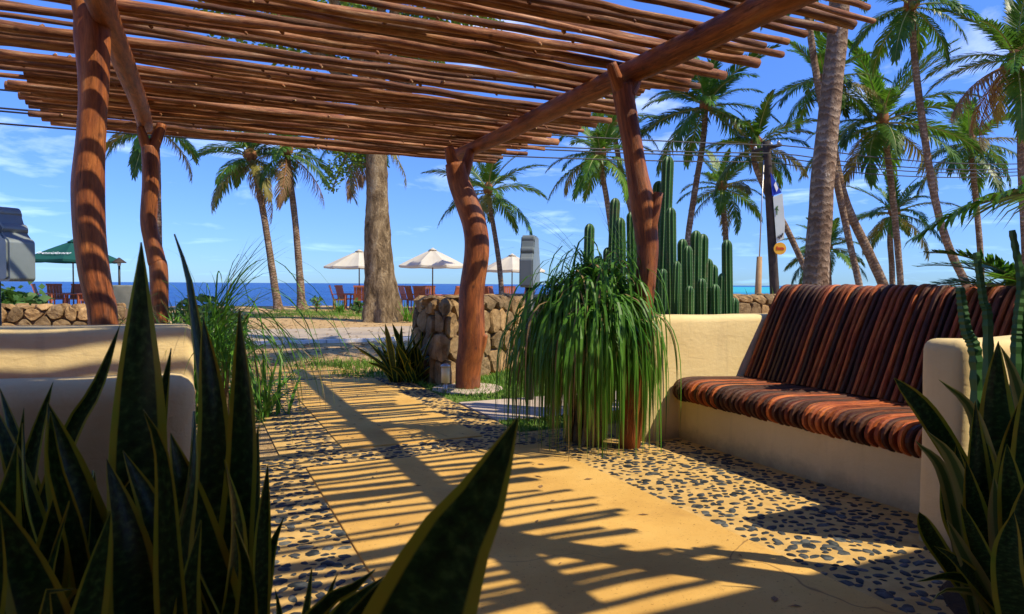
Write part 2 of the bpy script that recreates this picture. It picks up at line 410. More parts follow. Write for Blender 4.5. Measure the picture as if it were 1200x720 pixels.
are = m.math('MULTIPLY', m.ramp(m.math('SINE', m.math('MULTIPLY', sz_.outputs[2], 190.0)), [(0.80,(0,0,0)),(0.95,(1,1,1))]), m.ramp(sp.outputs[0], [(0.84,(0,0,0)),(0.94,(1,1,1))]))
c = m.mix(are, c, (0.42,0.40,0.30))
c = m.mix(m.ramp(m.noise(m.geo((1,1,0.4)), 9, 5, 0.7), [(0.60,(0,0,0)),(0.70,(0.6,0.6,0.6))]), c, (0.20,0.15,0.07))
m.col(c).set(0.5,0,0.4); M['cactus'] = m.m
m = NM('stone'); nz = m.noise(m.geo(), 7, 8, 0.72, 0.3)
c = m.ramp(nz, [(0.28,(0.11,0.070,0.035)),(0.5,(0.31,0.21,0.105)),(0.74,(0.48,0.35,0.19))])
k = m.ramp(m.rand(), [(0,(0.62,0.60,0.58)),(0.35,(0.85,0.82,0.78)),(0.7,(1.05,0.95,0.82)),(1,(1.35,1.2,1.0))])
c = m.mix(1.0, c, k, 'MULTIPLY'); m.col(c).set(0.92,0,0.15).bump(m.noise(m.geo(),16,8,0.75), 0.9, 0.03); M['stone'] = m.m
M['wall_mortar'] = simple('wall_mortar', (0.13,0.075,0.04), (0.28,0.17,0.09), 9, 0.95, 0.7, 0.01)
# sand with paler and greener patches
m = NM('sand'); v = m.geo(); big = m.noise(v, 0.35, 5, 0.6); fine = m.noise(v, 5, 8, 0.72)
c = m.ramp(fine, [(0.3,(0.38,0.235,0.10)),(0.55,(0.56,0.37,0.17)),(0.75,(0.66,0.47,0.24))])
c = m.mix(m.ramp(big, [(0.56,(0,0,0)),(0.70,(0.45,0.45,0.45))]), c, (0.26,0.20,0.07))
lit = m.ramp(m.noise(v, 22, 3, 0.6), [(0.62,(0,0,0)),(0.70,(0.7,0.7,0.7))]); c = m.mix(lit, c, (0.20,0.11,0.05))
m.col(c).set(0.95,0,0.1).bump(m.math('ADD', fine, m.noise(v,30,6,0.7)), 0.9, 0.04); M['sand'] = m.m
m = NM('road'); v = m.geo(); c = m.ramp(m.noise(v, 1.2, 7, 0.68), [(0.3,(0.34,0.27,0.19)),(0.7,(0.48,0.39,0.28))])
c = m.mix(m.ramp(m.noise(m.geo((0.25,1,1)), 0.9, 4), [(0.5,(0,0,0)),(0.7,(0.6,0.6,0.6))]), c, (0.50,0.38,0.22))
m.col(c).set(0.9,0,0.2).bump(m.noise(v,40,5,0.7),0.5,0.01); M['road'] = m.m
M['kerb'] = simple('kerb_paint', (0.55,0.52,0.45), (0.8,0.77,0.7), 5, 0.8, 0.3)
M['soil'] = simple('soil', (0.035,0.022,0.014), (0.09,0.055,0.03), 18, 0.95, 1.0, 0.02)
M['canvas'] = None
m = NM('white_canvas'); c = m.ramp(m.noise(m.geo(), 1.5, 4), [(0.3,(0.74,0.70,0.60)),(0.7,(0.82,0.79,0.70))])
m.col(c).set(0.8,0,0.2).translucent((0.8,0.68,0.45), 0.35); M['canvas'] = m.m
m = NM('green_canvas'); m.col((0.015,0.10,0.085)).set(0.75,0,0.2).translucent((0.02,0.13,0.10), 0.3); M['green_canvas'] = m.m
M['dark_pole'] = simple('dark_pole_wood', (0.025,0.02,0.018), (0.075,0.055,0.045), 5, 0.85, 0.4)
M['brown_pole'] = simple('brown_pole_wood', (0.10,0.05,0.025), (0.16,0.085,0.045), 8, 0.6, 0.2)
M['tan_pole'] = simple('tan_pole_wood', (0.33,0.19,0.08), (0.45,0.28,0.13), 8, 0.8, 0.3)
M['sign_grey'] = simple('sign_metal', (0.20,0.245,0.25), (0.28,0.32,0.33), 3, 0.42, 0.08, 0.002, 0.5, metal=0.35)
M['black'] = simple('black_metal', (0.012,0.012,0.014), (0.03,0.03,0.03), 8, 0.45, 0.0)
M['white'] = simple('white_paint', (0.72,0.72,0.72), (0.82,0.82,0.82), 4, 0.6, 0.0)
M['steel'] = simple('steel', (0.35,0.34,0.32), (0.5,0.48,0.45), 6, 0.4, 0.0, metal=0.8)
M['lens'] = simple('lamp_lens', (0.72,0.56,0.28), (0.8,0.66,0.36), 5, 0.4, 0.0)
M['blue_flag'] = simple('blue_cloth', (0.01,0.03,0.33), (0.015,0.05,0.42), 3, 0.8, 0.0)
M['pale_flag'] = simple('pale_cloth', (0.46,0.52,0.50), (0.60,0.64,0.60), 2.5, 0.8, 0.0)
M['orange'] = simple('orange_paint', (0.72,0.33,0.02), (0.8,0.42,0.04), 4, 0.6, 0.0)
M['block'] = simple('grey_render', (0.14,0.14,0.10), (0.24,0.23,0.17), 5, 0.9, 0.5)
M['tile_roof'] = simple('clay_tile', (0.30,0.11,0.05), (0.42,0.18,0.08), 4, 0.85, 0.3, rand=0.2)
# sea: deep blue, a shallow turquoise lagoon over sand to the east, wind ripples
m = NM('sea'); v = m.geo()
sp = m.n('ShaderNodeSeparateXYZ'); m.l(v, sp.inputs[0])
ex = m.math('DIVIDE', m.math('SUBTRACT', sp.outputs[0], 330.0), 330.0); ey = m.math('DIVIDE', m.math('SUBTRACT', sp.outputs[1], 470.0), 900.0)
rr = m.math('SQRT', m.math('ADD', m.math('MULTIPLY', ex, ex), m.math('MULTIPLY', ey, ey)))
rr = m.math('ADD', rr, m.math('MULTIPLY', m.math('SUBTRACT', m.noise(m.geo((1,0.35,1)), 0.012, 5, 0.6), 0.5), 0.9))
streak = m.noise(m.geo((0.3,1,1)), 0.03, 5, 0.6)
deep = m.ramp(streak, [(0.35,(0.004,0.045,0.20)),(0.65,(0.008,0.085,0.30))])
c = m.mix(m.ramp(rr, [(0.75,(1,1,1)),(1.05,(0,0,0))]), deep, (0.03,0.42,0.43))
m.col(c).set(0.3,0,0.12)
m.bump(m.math('ADD', m.noise(m.geo((1,1.6,1)), 0.9, 6, 0.65), m.noise(m.geo((1,2.2,1)), 0.16, 4, 0.6)), 0.9, 0.35); M['sea'] = m.m

# ================================================================== SETTING
def struct(o, label, cat): return tag(o, label, cat, kind='structure')
# ground: one sheet, flat yard and road verge, then a beach that dips under the sea
def shore(x): return 36.5 + 1.2*math.sin(x*0.11+1.0) + 0.5*math.sin(x*0.37)
mb = MB()
xs = [-900,-300,-120,-60] + [-44+1.1*i for i in range(81)] + [60,120,300,900]
ys = [-80,-30,-10,0,4,8] + [9+0.55*i for i in range(66)] + [46,48,52,58,70,90]
def gz(x, y):
    s = shore(x)
    u = x*CU + y*SU; d = -x*SU + y*CU
    z = 0.0
    if d > 10.8 and y < 60:
        k = min(1.0, (d-10.8)/3.0)
        if 14.3 < d < 19.8: k = 0
        elif d <= 14.3: k *= min(1.0, (14.3-d)/0.8)
        else: k *= min(1.0, (d-19.8)/1.0)
        z += k*(0.10*noise.noise(Vector((x*0.35,y*0.35,3.1))) + 0.03*noise.noise(Vector((x*1.3,y*1.3,1.1))))
    if y > s: z -= min(4.0, (y-s)*0.33)
    return z
W = len(xs)
vv = [(x,y,gz(x,y)) for y in ys for x in xs]
ff = [(j*W+i, j*W+i+1, (j+1)*W+i+1, (j+1)*W+i) for j in range(len(ys)-1) for i in range(W-1)]
mb.add(vv, ff)
struct(mb.build('ground', M['sand']), 'sandy ground of the yard and beach', 'ground')
mb = MB()
SEA = -1.05
ysea = [38,44,52,62,75,90,110,140,180,240,320,450,650,1000,1600,2600,4500,8000,15000,30000]
xsea = [-30000,-9000,-3000,-1000,-400,-150,-60,-20,0,20,60,150,400,1000,3000,9000,30000]
W = len(xsea)
mb.add([(x,y,SEA) for y in ysea for x in xsea], [(j*W+i, j*W+i+1, (j+1)*W+i+1, (j+1)*W+i) for j in range(len(ysea)-1) for i in range(W-1)])
struct(mb.build('sea', M['sea']), 'deep blue sea with a turquoise shallow to one side', 'sea')

# road along u with a low pale kerb on the yard side
def sheet(name, polyfun, mat, z, label, cat):
    mb = MB(); mb.add(*polyfun(z)); return struct(mb.build(name, mat, smooth=False), label, cat)
def strip_ud(u0,u1,d0,d1,z,n=60,wob=0.0):
    v = []; f = []
    for i in range(n+1):
        u = u0+(u1-u0)*i/n
        a = wob*noise.noise(Vector((u*0.5,0,7))); b = wob*noise.noise(Vector((u*0.5,9,7)))
        v += [UD(u,d0+a,z), UD(u,d1+b,z)]
    for i in range(n): f.append((2*i,2*i+2,2*i+3,2*i+1))
    return v, f
road = sheet('road', lambda z: strip_ud(-60,90,14.75,19.3,z,150,0.25), M['road'], 0.012, 'pale worn road running between the yard and the beach', 'road')
mb = MB()
for i in range(40):
    u0 = -40+2.5*i; a = 0.03*rnd.random()
    c = [UD(u0+0.01,14.5+a),UD(u0+2.49,14.5+a),UD(u0+2.49,14.64+a),UD(u0+0.01,14.64+a)]
    mb.prism(c, -0.03, 0.065+0.015*rnd.random())
kb = mb.build('kerb', M['kerb'], smooth=False); struct(kb, 'low whitish kerb along the road', 'kerb')

# paving: mortar bed with concrete slabs and set pebbles
mb = MB()
def quad(u0,u1,d0,d1,z): mb.add([UD(u0,d0,z),UD(u1,d0,z),UD(u1,d1,z),UD(u0,d1,z)],[(0,1,2,3)])
quad(-0.50,3.62,-0.5,4.67,0.010); quad(0.3,3.15,4.67,5.12,0.010); quad(0.55,2.47,5.12,8.9,0.010); quad(0.3,2.55,8.9,9.2,0.010)
path = struct(mb.build('path', M['mortar'], smooth=False), 'sandy mortar path bed set with dark pebbles', 'path')
def slab(poly, z1, name='concrete_slab'):
    mb = MB(); mb.prism(poly, -0.03, z1); o = mb.build(name, M['concrete'], path, smooth=False)
    bevel_obj(o, 0.006, 2); o.data.polygons.foreach_set('use_smooth',[False]*len(o.data.polygons)); return o
slab([UD(0.67,-0.5),UD(2.43,-0.5),UD(2.43,4.67),UD(0.67,4.67)], 0.020)
slab([UD(1.0,5.10),UD(2.12,5.10),UD(2.12,8.9),UD(1.0,8.9)], 0.020)
slab([UD(0.85,9.15),UD(2.2,9.15),UD(1.75,10.5),UD(0.75,10.5)], 0.018)
mb = MB(); mb.prism([UD(2.50,5.62),UD(7.5,5.62),UD(7.5,6.66),UD(2.50,6.66)], -0.03, 0.016)
struct(mb.build('side_path', M['grey_slab'], smooth=False), 'plain pinkish grey concrete side path beside the lawn', 'path')

def in_pebble(u, d):
    if 0.35 < d < 4.70 and 2.445 < u < 3.53 and not (u > 3.16 and (1.9 < d < 2.22 or d > 4.38)): return True
    if 0.35 < d < 4.70 and -0.36 < u < 0.655 and not (u < 0.06 and (1.9 < d < 2.22 or d > 4.38)): return True
    if 4.69 <= d < 5.08 and 0.35 < u < 3.12: return True
    if 5.08 <= d < 8.9 and (2.14 < u < 2.45 or 0.62 < u < 0.98): return True
    if 8.92 < d < 9.13 and 0.35 < u < 2.5: return True
    return False
pmeshes = []
for k in range(12):
    mb = MB(); n = 9; ex = rnd.uniform(0.55,0.85)
    ring = []
    for i in range(n):
        a = 2*math.pi*i/n; r = 1+0.42*noise.noise(Vector((math.cos(a)*1.5+k*5, math.sin(a)*1.5, 0)))
        ring.append((math.cos(a)*r, math.sin(a)*r*ex))
    vv = [(x,y,-0.12) for x,y in ring]+[(x*0.9,y*0.9,0.14) for x,y in ring]+[(x*0.55,y*0.55,0.27) for x,y in ring]+[(0,0,0.30)]
    ff = []
    for i in range(n):
        j = (i+1)%n
        ff += [(i,j,n+j,n+i),(n+i,n+j,2*n+j,2*n+i),(2*n+i,2*n+j,3*n)]
    mb.add(vv, ff); pmeshes.append((mb, mb.mesh('pebble', M['pebble'])))
cand = []
pu, pd = 0.066, 0.052
j = 0
d = 0.35
prnd = random.Random(5)
while d < 9.2:
    u = -0.4 + (0.5*pu if j%2 else 0)
    while u < 3.6:
        uu = u+prnd.uniform(-0.022,0.022); dd = d+prnd.uniform(-0.018,0.018)
        if in_pebble(uu,dd) and prnd.random() < 0.95:
            p = UD(uu,dd,0.0115); q = PROJ(p)
            if -60 < q[0] < 1260 and 300 < q[1] < 790:
                s = prnd.choice((prnd.uniform(0.012,0.022),prnd.uniform(0.018,0.034),prnd.uniform(0.022,0.040))); a = AX+prnd.gauss(0,0.7)
                cand.append((s/q[2] if q[1] < 724 and 0 < q[0] < 1205 else 0, p, s, a, prnd.randrange(12)))
        u += pu
    d += pd; j += 1
cand.sort(key=lambda c: -c[0])
mbr = MB()
for i,(_,p,s,a,k) in enumerate(cand):
    if i < 300:
        o = bpy.data.objects.new('pebble', pmeshes[k][1]); o.location = p; o.rotation_euler = (0,0,a); o.scale = (s,s,s*0.36); link(o, path)
    else:
        ca, sa = math.cos(a)*s, math.sin(a)*s
        mbr.add([(p.x+x*ca-y*sa, p.y+x*sa+y*ca, p.z+z*s*0.36) for x,y,z in pmeshes[k][0].v], pmeshes[k][0].f)
o = mbr.build('pebbles', M['pebble'], path); o['kind'] = 'stuff'

# ------------------------------------------------------------------ dry stone walls
def clip(poly, nx, ny, c):
    out = []
    for i in range(len(poly)):
        a = poly[i]; b = poly[(i+1)%len(poly)]
        da = a[0]*nx+a[1]*ny-c; db = b[0]*nx+b[1]*ny-c
        if da <= 0: out.append(a)
        if (da < 0 < db) or (db < 0 < da):
            t = da/(da-db); out.append((a[0]+(b[0]-a[0])*t, a[1]+(b[1]-a[1])*t))
    return out
def stone_wall(name, line, H, topw, pitch, thick, label, seed, proud=0.05):
    rs = random.Random(seed)
    line = [Vector((p[0],p[1],0)) for p in line]
    root = empty(name, line[0], label, 'wall')
    seg = [(line[i+1]-line[i]).length for i in range(len(line)-1)]; Ltot = sum(seg)
    nor = [Vector((b.y-a.y, a.x-b.x, 0)).normalized() for a,b in zip(line[:-1],line[1:])]
    def base(s):
        s = min(max(s,0.0),Ltot); i = 0
        acc = 0
        while i < len(seg)-1 and s > acc+seg[i]: acc += seg[i]; i += 1
        t = s-acc; p = line[i]+(line[i+1]-line[i])*(t/seg[i]); n = nor[i]
        w = 0.18
        if t < w and i > 0: n = (nor[i]*(0.5+0.5*t/w)+nor[i-1]*(0.5-0.5*t/w)).normalized()
        if seg[i]-t < w and i < len(seg)-1:
            k = (seg[i]-t)/w; n = (nor[i]*(0.5+0.5*k)+nor[i+1]*(0.5-0.5*k)).normalized()
        return p, n
    # mortar core, stood a little inside the stone faces
    mb = MB(); ins = 0.035
    fr = []; bk = []
    for i,p in enumerate(line):
        if i == 0: n = nor[0]
        elif i == len(line)-1: n = nor[-1]
        else: n = (nor[i-1]+nor[i]).normalized()
        fr.append(p-n*ins); bk.append(p-n*thick)
    for i in range(len(line)-1):
        a,b,c2,d2 = fr[i],fr[i+1],bk[i+1],bk[i]
        hh = H-ins
        mb.add([(a.x,a.y,-0.1),(b.x,b.y,-0.1),(c2.x,c2.y,-0.1),(d2.x,d2.y,-0.1),(a.x,a.y,hh),(b.x,b.y,hh),(c2.x,c2.y,hh),(d2.x,d2.y,hh)],
               [(4,5,6,7),(0,1,5,4),(2,3,7,6),(1,2,6,5),(3,0,4,7)])
    mb.build('mortar_core', M['wall_mortar'], root, smooth=False)
    TT = H+topw
    pts = []; nr = max(2, round(TT/(pitch*0.9))); 
    for r in range(nr):
        nn = max(1, round(Ltot/(pitch*1.05)))
        for k in range(nn):
            pts.append(((k+0.5+(0.5 if r%2 else 0)-0.25+rs.uniform(-0.33,0.33))*Ltot/nn, (r+0.5+rs.uniform(-0.28,0.28))*TT/nr))
    for i,(sx,ty) in enumerate(pts):
        R0 = pitch*1.15
        poly = [(max(0,sx-R0),max(-0.03,ty-R0)),(min(Ltot,sx+R0),max(-0.03,ty-R0)),(min(Ltot,sx+R0),min(TT,ty+R0)),(max(0,sx-R0),min(TT,ty+R0))]
        if poly[0][0] >= poly[1][0]: continue
        for k,(qx,qy) in enumerate(pts):
            if k == i or abs(qx-sx) > pitch*2.4 or abs(qy-ty) > pitch*2.4: continue
            nx,ny = qx-sx, qy-ty; c = nx*(sx+qx)/2+ny*(ty+qy)/2
            poly = clip(poly,nx,ny,c)
            if len(poly) < 3: break
        if len(poly) < 3: continue
        ch = []
        for k in range(len(poly)):
            a = poly[k]; b = poly[(k+1)%len(poly)]
            if math.hypot(a[0]-b[0],a[1]-b[1]) < 0.012: continue
            ch += [(a[0]*0.76+b[0]*0.24,a[1]*0.76+b[1]*0.24),(a[0]*0.24+b[0]*0.76,a[1]*0.24+b[1]*0.76)]
        if len(ch) < 5: continue
        mx = sum(p[0] for p in ch)/len(ch); my = sum(p[1] for p in ch)/len(ch)
        rad = sum(math.hypot(p[0]-mx,p[1]-my) for p in ch)/len(ch)
        if rad < 0.025: continue
        g = 1-0.011/rad; h = proud*rs.uniform(0.5,1.5); n = len(ch); tx,ty2 = rs.uniform(-0.3,0.3),rs.uniform(-0.3,0.3)
        vv = []
        for sc,dp in ((1.0,-0.05),(0.985,0.45*h),(0.90,0.92*h),(0.5,1.0*h)):
            for p in ch:
                ds = (p[0]-mx)*g*sc; dt = (p[1]-my)*g*sc
                dep = dp+(tx*ds+ty2*dt)*(0.35 if dp > 0 else 0)+0.022*noise.noise(Vector((p[0]*9*sc,p[1]*9,seed+sc*4)))*(1 if dp > 0 else 0)
                s_, t_ = mx+ds, my+dt
                b_, n_ = base(s_)
                if t_ <= H: q = b_+n_*dep+Vector((0,0,t_))
                else: q = b_-n_*(t_-H)+Vector((0,0,H+dep))
                vv.append(q)
        b_, n_ = base(mx)
        vv.append(b_+n_*h+Vector((0,0,my)) if my <= H else b_-n_*(my-H)+Vector((0,0,H+h)))
        ff = []
        for k in range(n):
            j = (k+1)%n
            for L in range(3): ff.append((L*n+k,L*n+j,(L+1)*n+j,(L+1)*n+k))
            ff.append((3*n+k,3*n+j,4*n))
        mb = MB(); mb.add(vv,ff); mb.build('stone', M['stone'], root, smooth=False)
    return root
A = G(519,454); B = G(624,424)
WALL_R = [G(470,432), A, Vector((B.x,B.y,0)), Vector((4.4,12.9,0)), Vector((8.2,14.6,0))]
WALL_R[0] = A + (WALL_R[0]-A).normalized()*1.15
stone_wall('stone_wall', WALL_R, 1.03, 0.42, 0.30, 0.75, 'tall rough stone garden wall ending beside the curved pergola post', 11)
stone_wall('stone_wall', [(-11.5,9.7),(-9.0,10.85),(-6.75,11.9)], 0.80, 0.40, 0.24, 0.6, 'low stone wall in front of the green umbrella table', 12)
# rendered grey pier beside the low wall
o = MB(); q = P(146,345,13.2); o.box((q.x-0.36,13.0,-0.05),(q.x+0.30,13.5,1.19))
o = o.build('grey_pier', M['block'], smooth=False); bevel_obj(o,0.03,2); tag(o,'grey rendered block pier at the end of the low stone wall','pier')

# lawn
mb = MB()
lw = [UD(2.47,6.67),UD(7.4,6.67),UD(8.5,9.5)]+[WALL_R[3]+Vector((0,-0.1,0)),WALL_R[2]+Vector((0.1,-0.1,0)),WALL_R[1]+Vector((0,-0.02,0)),UD(2.50,8.4)]
mb.add([(p.x,p.y,0.008) for p in lw],[tuple(range(len(lw)))])
mb.add([UD(2.48,5.14,0.008),UD(7.0,5.14,0.008),UD(7.0,5.60,0.008),UD(2.48,5.60,0.008)],[(0,1,2,3)])
struct(mb.build('lawn', simple('lawn_soil',(0.06,0.13,0.015),(0.15,0.19,0.035),3,0.95,0.6), smooth=False), 'short green lawn in front of the stone wall', 'lawn')
def inpoly(x,y,poly):
    r = False; n = len(poly)
    for i in range(n):
        a = poly[i]; b = poly[(i+1)%n]
        if (a.y > y) != (b.y > y) and x < (b.x-a.x)*(y-a.y)/(b.y-a.y)+a.x: r = not r
    return r
def grass_blade(mb, x, y, z, h, r):
    a = r.uniform(0,6.28); w = 0.006+0.004*r.random(); l = r.uniform(-0.6,0.6)*h; l2 = r.uniform(-0.6,0.6)*h
    dx,dy = math.cos(a)*w, math.sin(a)*w
    mb.add([(x-dx,y-dy,z),(x+dx,y+dy,z),(x+l,y+l2,z+h)],[(0,1,2)])
gr = random.Random(3); mb = MB(); n = 0
xl = [p.x for p in lw]; yl = [p.y for p in lw]
while n < 24000:
    x,y = gr.uniform(-1.5,4.0), gr.uniform(min(yl),11.5)
    if not inpoly(x,y,lw) or noise.noise(Vector((x*1.1,y*1.1,4))) < -0.28+gr.uniform(-0.15,0.15): n += 0.3; continue
    grass_blade(mb,x,y,0.006,gr.uniform(0.02,0.06),gr); n += 1
for i in range(1500):
    p = UD(gr.uniform(2.48,4.2),gr.uniform(5.14,5.60)); grass_blade(mb,p.x,p.y,0.006,gr.uniform(0.02,0.06),gr)
tag(mb.build('lawn_grass', M['lawn'], smooth=False),'short green grass blades of the lawn','grass',kind='stuff')
# thin wild grass tufts on the sand
mb = MB()
spots = [(G(*p),r,k) for p,r,k in (((425,428),0.55,700),((455,440),0.5,700),((395,432),0.5,350),((345,425),0.6,160),((405,371),2.6,4200),((385,366),1.6,1500),((470,372),1.2,900))]
for c,r,k in spots:
    for i in range(k):
        a = gr.uniform(0,6.28); q = math.sqrt(gr.random())*r; x = c.x+math.cos(a)*q*1.6; y = c.y+math.sin(a)*q*0.8
        s = 1+c.y*0.04
        grass_blade(mb,x,y,gz(x,y)-0.005,gr.uniform(0.03,0.09)*s,gr)
tag(mb.build('verge_grass', M['lawn'], smooth=False),'sparse wild grass growing on the sandy verge','grass',kind='stuff')
# dry leaves and husk bits on the sand
mb = MB()
for i in range(900):
    p = G(gr.uniform(225,480), gr.uniform(366,449)); d_ = -p.x*SU+p.y*CU
    if 14.4 < d_ < 19.4 and gr.random() < 0.8 or d_ < 10.6: continue
    z = gz(p.x,p.y)+0.02; a = gr.uniform(0,6.28); l = gr.uniform(0.03,0.10); w = l*0.4; c,s = math.cos(a),math.sin(a)
    mb.add([(p.x-c*l,p.y-s*l,z),(p.x+s*w,p.y-c*w,z+0.015),(p.x+c*l,p.y+s*l,z+0.01),(p.x-s*w,p.y+c*w,z+0.02)],[(0,1,2,3)])
tag(mb.build('leaf_litter', simple('dry_leaf',(0.13,0.07,0.03),(0.30,0.18,0.08),2,0.9,0), smooth=False),'dry leaf litter scattered over the sand','leaf litter',kind='stuff')

# ------------------------------------------------------------------ benches
def board(mb, pts, a, b, k):
    n = len(pts); W_ = UD(0,1); sec = [(-1,-0.62),(-0.62,-1),(0.62,-1),(1,-0.62),(1,0.62),(0.62,1),(-0.62,1),(-1,0.62)]; vv = []; ff = []; uu = []; L = 0
    for i in range(n):
        T = (pts[min(i+1,n-1)]-pts[max(i-1,0)]).normalized(); N = T.cross(W_).normalized(); Ln = L
        if i: L += (pts[i]-pts[i-1]).length
        w = 1+0.12*noise.noise(Vector((i*0.35,k*3.3,0))); h = 1+0.10*noise.noise(Vector((i*0.3,k*2.1,7)))
        vv += [pts[i]+W_*(x*a*w)+N*(y*b*h) for x,y in sec]
        if i:
            for q in range(8):
                q2 = (q+1)%8; ff.append(((i-1)*8+q,(i-1)*8+q2,i*8+q2,i*8+q)); uu.append([(q/8,Ln),((q+1)/8,Ln),((q+1)/8,L),(q/8,L)])
    ff += [tuple(reversed(range(8))),tuple(range((n-1)*8,n*8))]; uu += [[(0,0)]*8]*2
    mb.add(vv,ff,uu)
def bench(mirror, label):
    mu = (lambda u: 3.2-u) if mirror else (lambda u: u)
    root = empty('bench', UD(mu(3.9),3.3), label, 'bench')
    def fx(mbx):                                   # keep faces outward after mirroring
        if mirror: mbx.f = [tuple(reversed(f)) for f in mbx.f]; mbx.uv = [list(reversed(x)) for x in mbx.uv]
        return mbx
    # masonry base
    mb = MB(); mb.prism([UD(mu(3.56),2.15),UD(mu(4.86),2.15),UD(mu(4.86),4.44),UD(mu(3.56),4.44)], -0.05, 0.375)
    fx(mb).build('base', M['plaster'], root, smooth=False)
    # sloping masonry back behind the slats
    mb = MB(); prof = [(4.36,0.37),(4.90,0.37),(4.90,1.12),(4.70,1.12)]
    vv = [UD(mu(u),2.16,z) for u,z in prof]+[UD(mu(u),4.43,z) for u,z in prof]
    mb.add(vv,[(0,1,2,3),(7,6,5,4)]+[(i,4+i,4+(i+1)%4,(i+1)%4) for i in range(4)])
    fx(mb).build('back_wall', M['plaster'], root, smooth=False)
    for d0,d1 in ((1.95,2.17),(4.42,4.66)):
        mb = MB(); mb.prism([UD(mu(3.2),d0),UD(mu(4.95),d0),UD(mu(4.95),d1),UD(mu(3.2),d1)], -0.05, 1.0)
        o = fx(mb).build('arm', M['plaster'], root); bevel_obj(o,0.055,4)
        # uneven hand-plastered faces
        bm = bmesh.new(); bm.from_mesh(o.data)
        bmesh.ops.subdivide_edges(bm, edges=[e for e in bm.edges if e.calc_length() > 0.3], cuts=7, use_grid_fill=True)
        for v in bm.verts: v.co += v.normal*0.010*noise.noise(v.co*2.2+Vector((d0,0,3)))
        bm.to_mesh(o.data); bm.free(); o.data.polygons.foreach_set('use_smooth',[True]*len(o.data.polygons))
    br = random.Random(21 if mirror else 20)
    n = 45; d = 2.205
    step = (4.385-2.205)/(n-1)
    for i in range(n):
        dd = d+i*step+br.uniform(-0.004,0.004); r = step*0.33*br.uniform(0.85,1.15); k = br.uniform(-0.006,0.006)
        pr = [(3.66,0.335),(3.57,0.345),(3.505+k,0.385),(3.50+k,0.43),(3.545+k,0.468),(3.66,0.478),(3.85,0.47),(4.05,0.46),(4.30,0.452)]
        pts = catmull([UD(mu(u+br.uniform(-0.004,0.004)),dd+0.006*noise.noise(Vector((u*3,i,1))),z+br.uniform(-0.003,0.003)) for u,z in pr],22)
        mb = MB(); board(mb,pts,r,br.uniform(0.024,0.031),i)
        mb.build('seat_slat', M['bench_dark'] if br.random() < 0.40 else M['bench_wood'], root, smooth=False)
        k = br.uniform(-0.008,0.008); bw = M['bench_dark'] if br.random() < 0.46 else M['bench_wood']
        pr = [(4.255,0.475),(4.33,0.63),(4.44,0.87),(4.545,1.07+k),(4.60,1.165+k),(4.655,1.222+k),(4.73,1.225+k),(4.79,1.18+k),(4.82,1.10)]
        pts = catmull([UD(mu(u+br.uniform(-0.004,0.004)),dd+0.008*noise.noise(Vector((z*3,i,9))),z) for u,z in pr],22)
        mb = MB(); board(mb,pts,r,br.uniform(0.026,0.034),i+40)
        mb.build('back_slat', bw, root, smooth=False)
    return root
bench(False,'cream masonry bench with curved red slats, next to the columnar cacti')
bench(True,'cream masonry bench with slats, behind the big snake plants')

# ------------------------------------------------------------------ pergola
perg = empty('pergola', UD(1.29,4.9), 'rustic pergola of crooked red log posts roofed with thin poles', 'pergola')
BZ = 2.87                                           # beam centre height
def post(pxpts, Y, radpx, prongs=(), base_px=None, seed=0):
    pts = [P(x,y,Y) for x,y in pxpts]
    b = Vector((pts[0].x, Y, -0.1)) if base_px is None else Vector((P(base_px,335,Y).x, Y, -0.1))
    if pts[0].z > 0.05: pts = [b]+pts; radpx = [radpx[0]*1.08]+list(radpx)
    else: pts[0].z = -0.1
    n = 46; rad = lerplist([r*Y/FPX for r in radpx], n)
    mb = MB(); mb.tube(catmull(pts,n),rad,18,0.16,seed,vs=1.0,wfreq=1.6)
    for pr,r0,r1 in prongs:
        q = [P(x,y,Y+dy) for x,y,dy in pr]
        mb.tube(catmull(q,10),lerplist([r0*Y/FPX,r1*Y/FPX],10),12,0.2,seed+3,wfreq=3)
    return mb.build('post', M['post_wood'], perg)
Y1 = G(548,457).y
post([(548,457),(549,430),(552,405),(553,350),(558,300),(556,268),(547,238),(538,213),(534,192)],Y1,[15.5,15.5,15.5,14.5,14.5,14.5,13.5,12,11.5],
     [([(536,205,0),(530,188,-0.05),(526,172,-0.08)],8,5.5),([(540,210,0),(548,190,0.05),(551,176,0.08)],8,5),([(556,418,0),(563,405,-0.03),(568,392,-0.04)],9,4)],seed=1)
P2d = UD(3.03,4.32)
post([(757,322),(757,275),(753,240),(747,207),(740,165),(733,125),(729,100)],P2d.y,[12.5,13.5,14.5,12.5,12,12,12],
     [([(730,112,0),(722,92,-0.05),(716,74,-0.08)],9,6),([(735,112,0),(742,98,0.03),(745,86,0.05)],10,7.5),([(755,305,0),(760,278,-0.02),(767,250,-0.03),(772,226,-0.03)],9.5,5)],base_px=738,seed=2)
YNL = UD(-0.45,4.86).y
post([(121,385),(115,345),(110,315),(105,270),(103,217),(106,165),(109,120),(110,80),(109,45),(108,10)],YNL,[15.5,16,17,17,17,15.5,15,16,18,17],
     [([(104,40,0),(96,10,-0.03),(88,-22,-0.06)],11,9),([(114,40,0),(124,10,0.03),(130,-20,0.06)],11,8)],base_px=124,seed=3)
YFL = UD(-0.45,7.85).y
post([(186,330),(183,305),(178,280),(175,258),(177,217),(176,185),(175,172)],YFL,[9.5,9.5,9,9,9.5,9.5,9],
     [([(174,178,0),(168,160,-0.05),(164,148,-0.08)],6.5,4),([(178,178,0),(185,160,0.05),(190,146,0.08)],7,5.5)],base_px=188,seed=4)
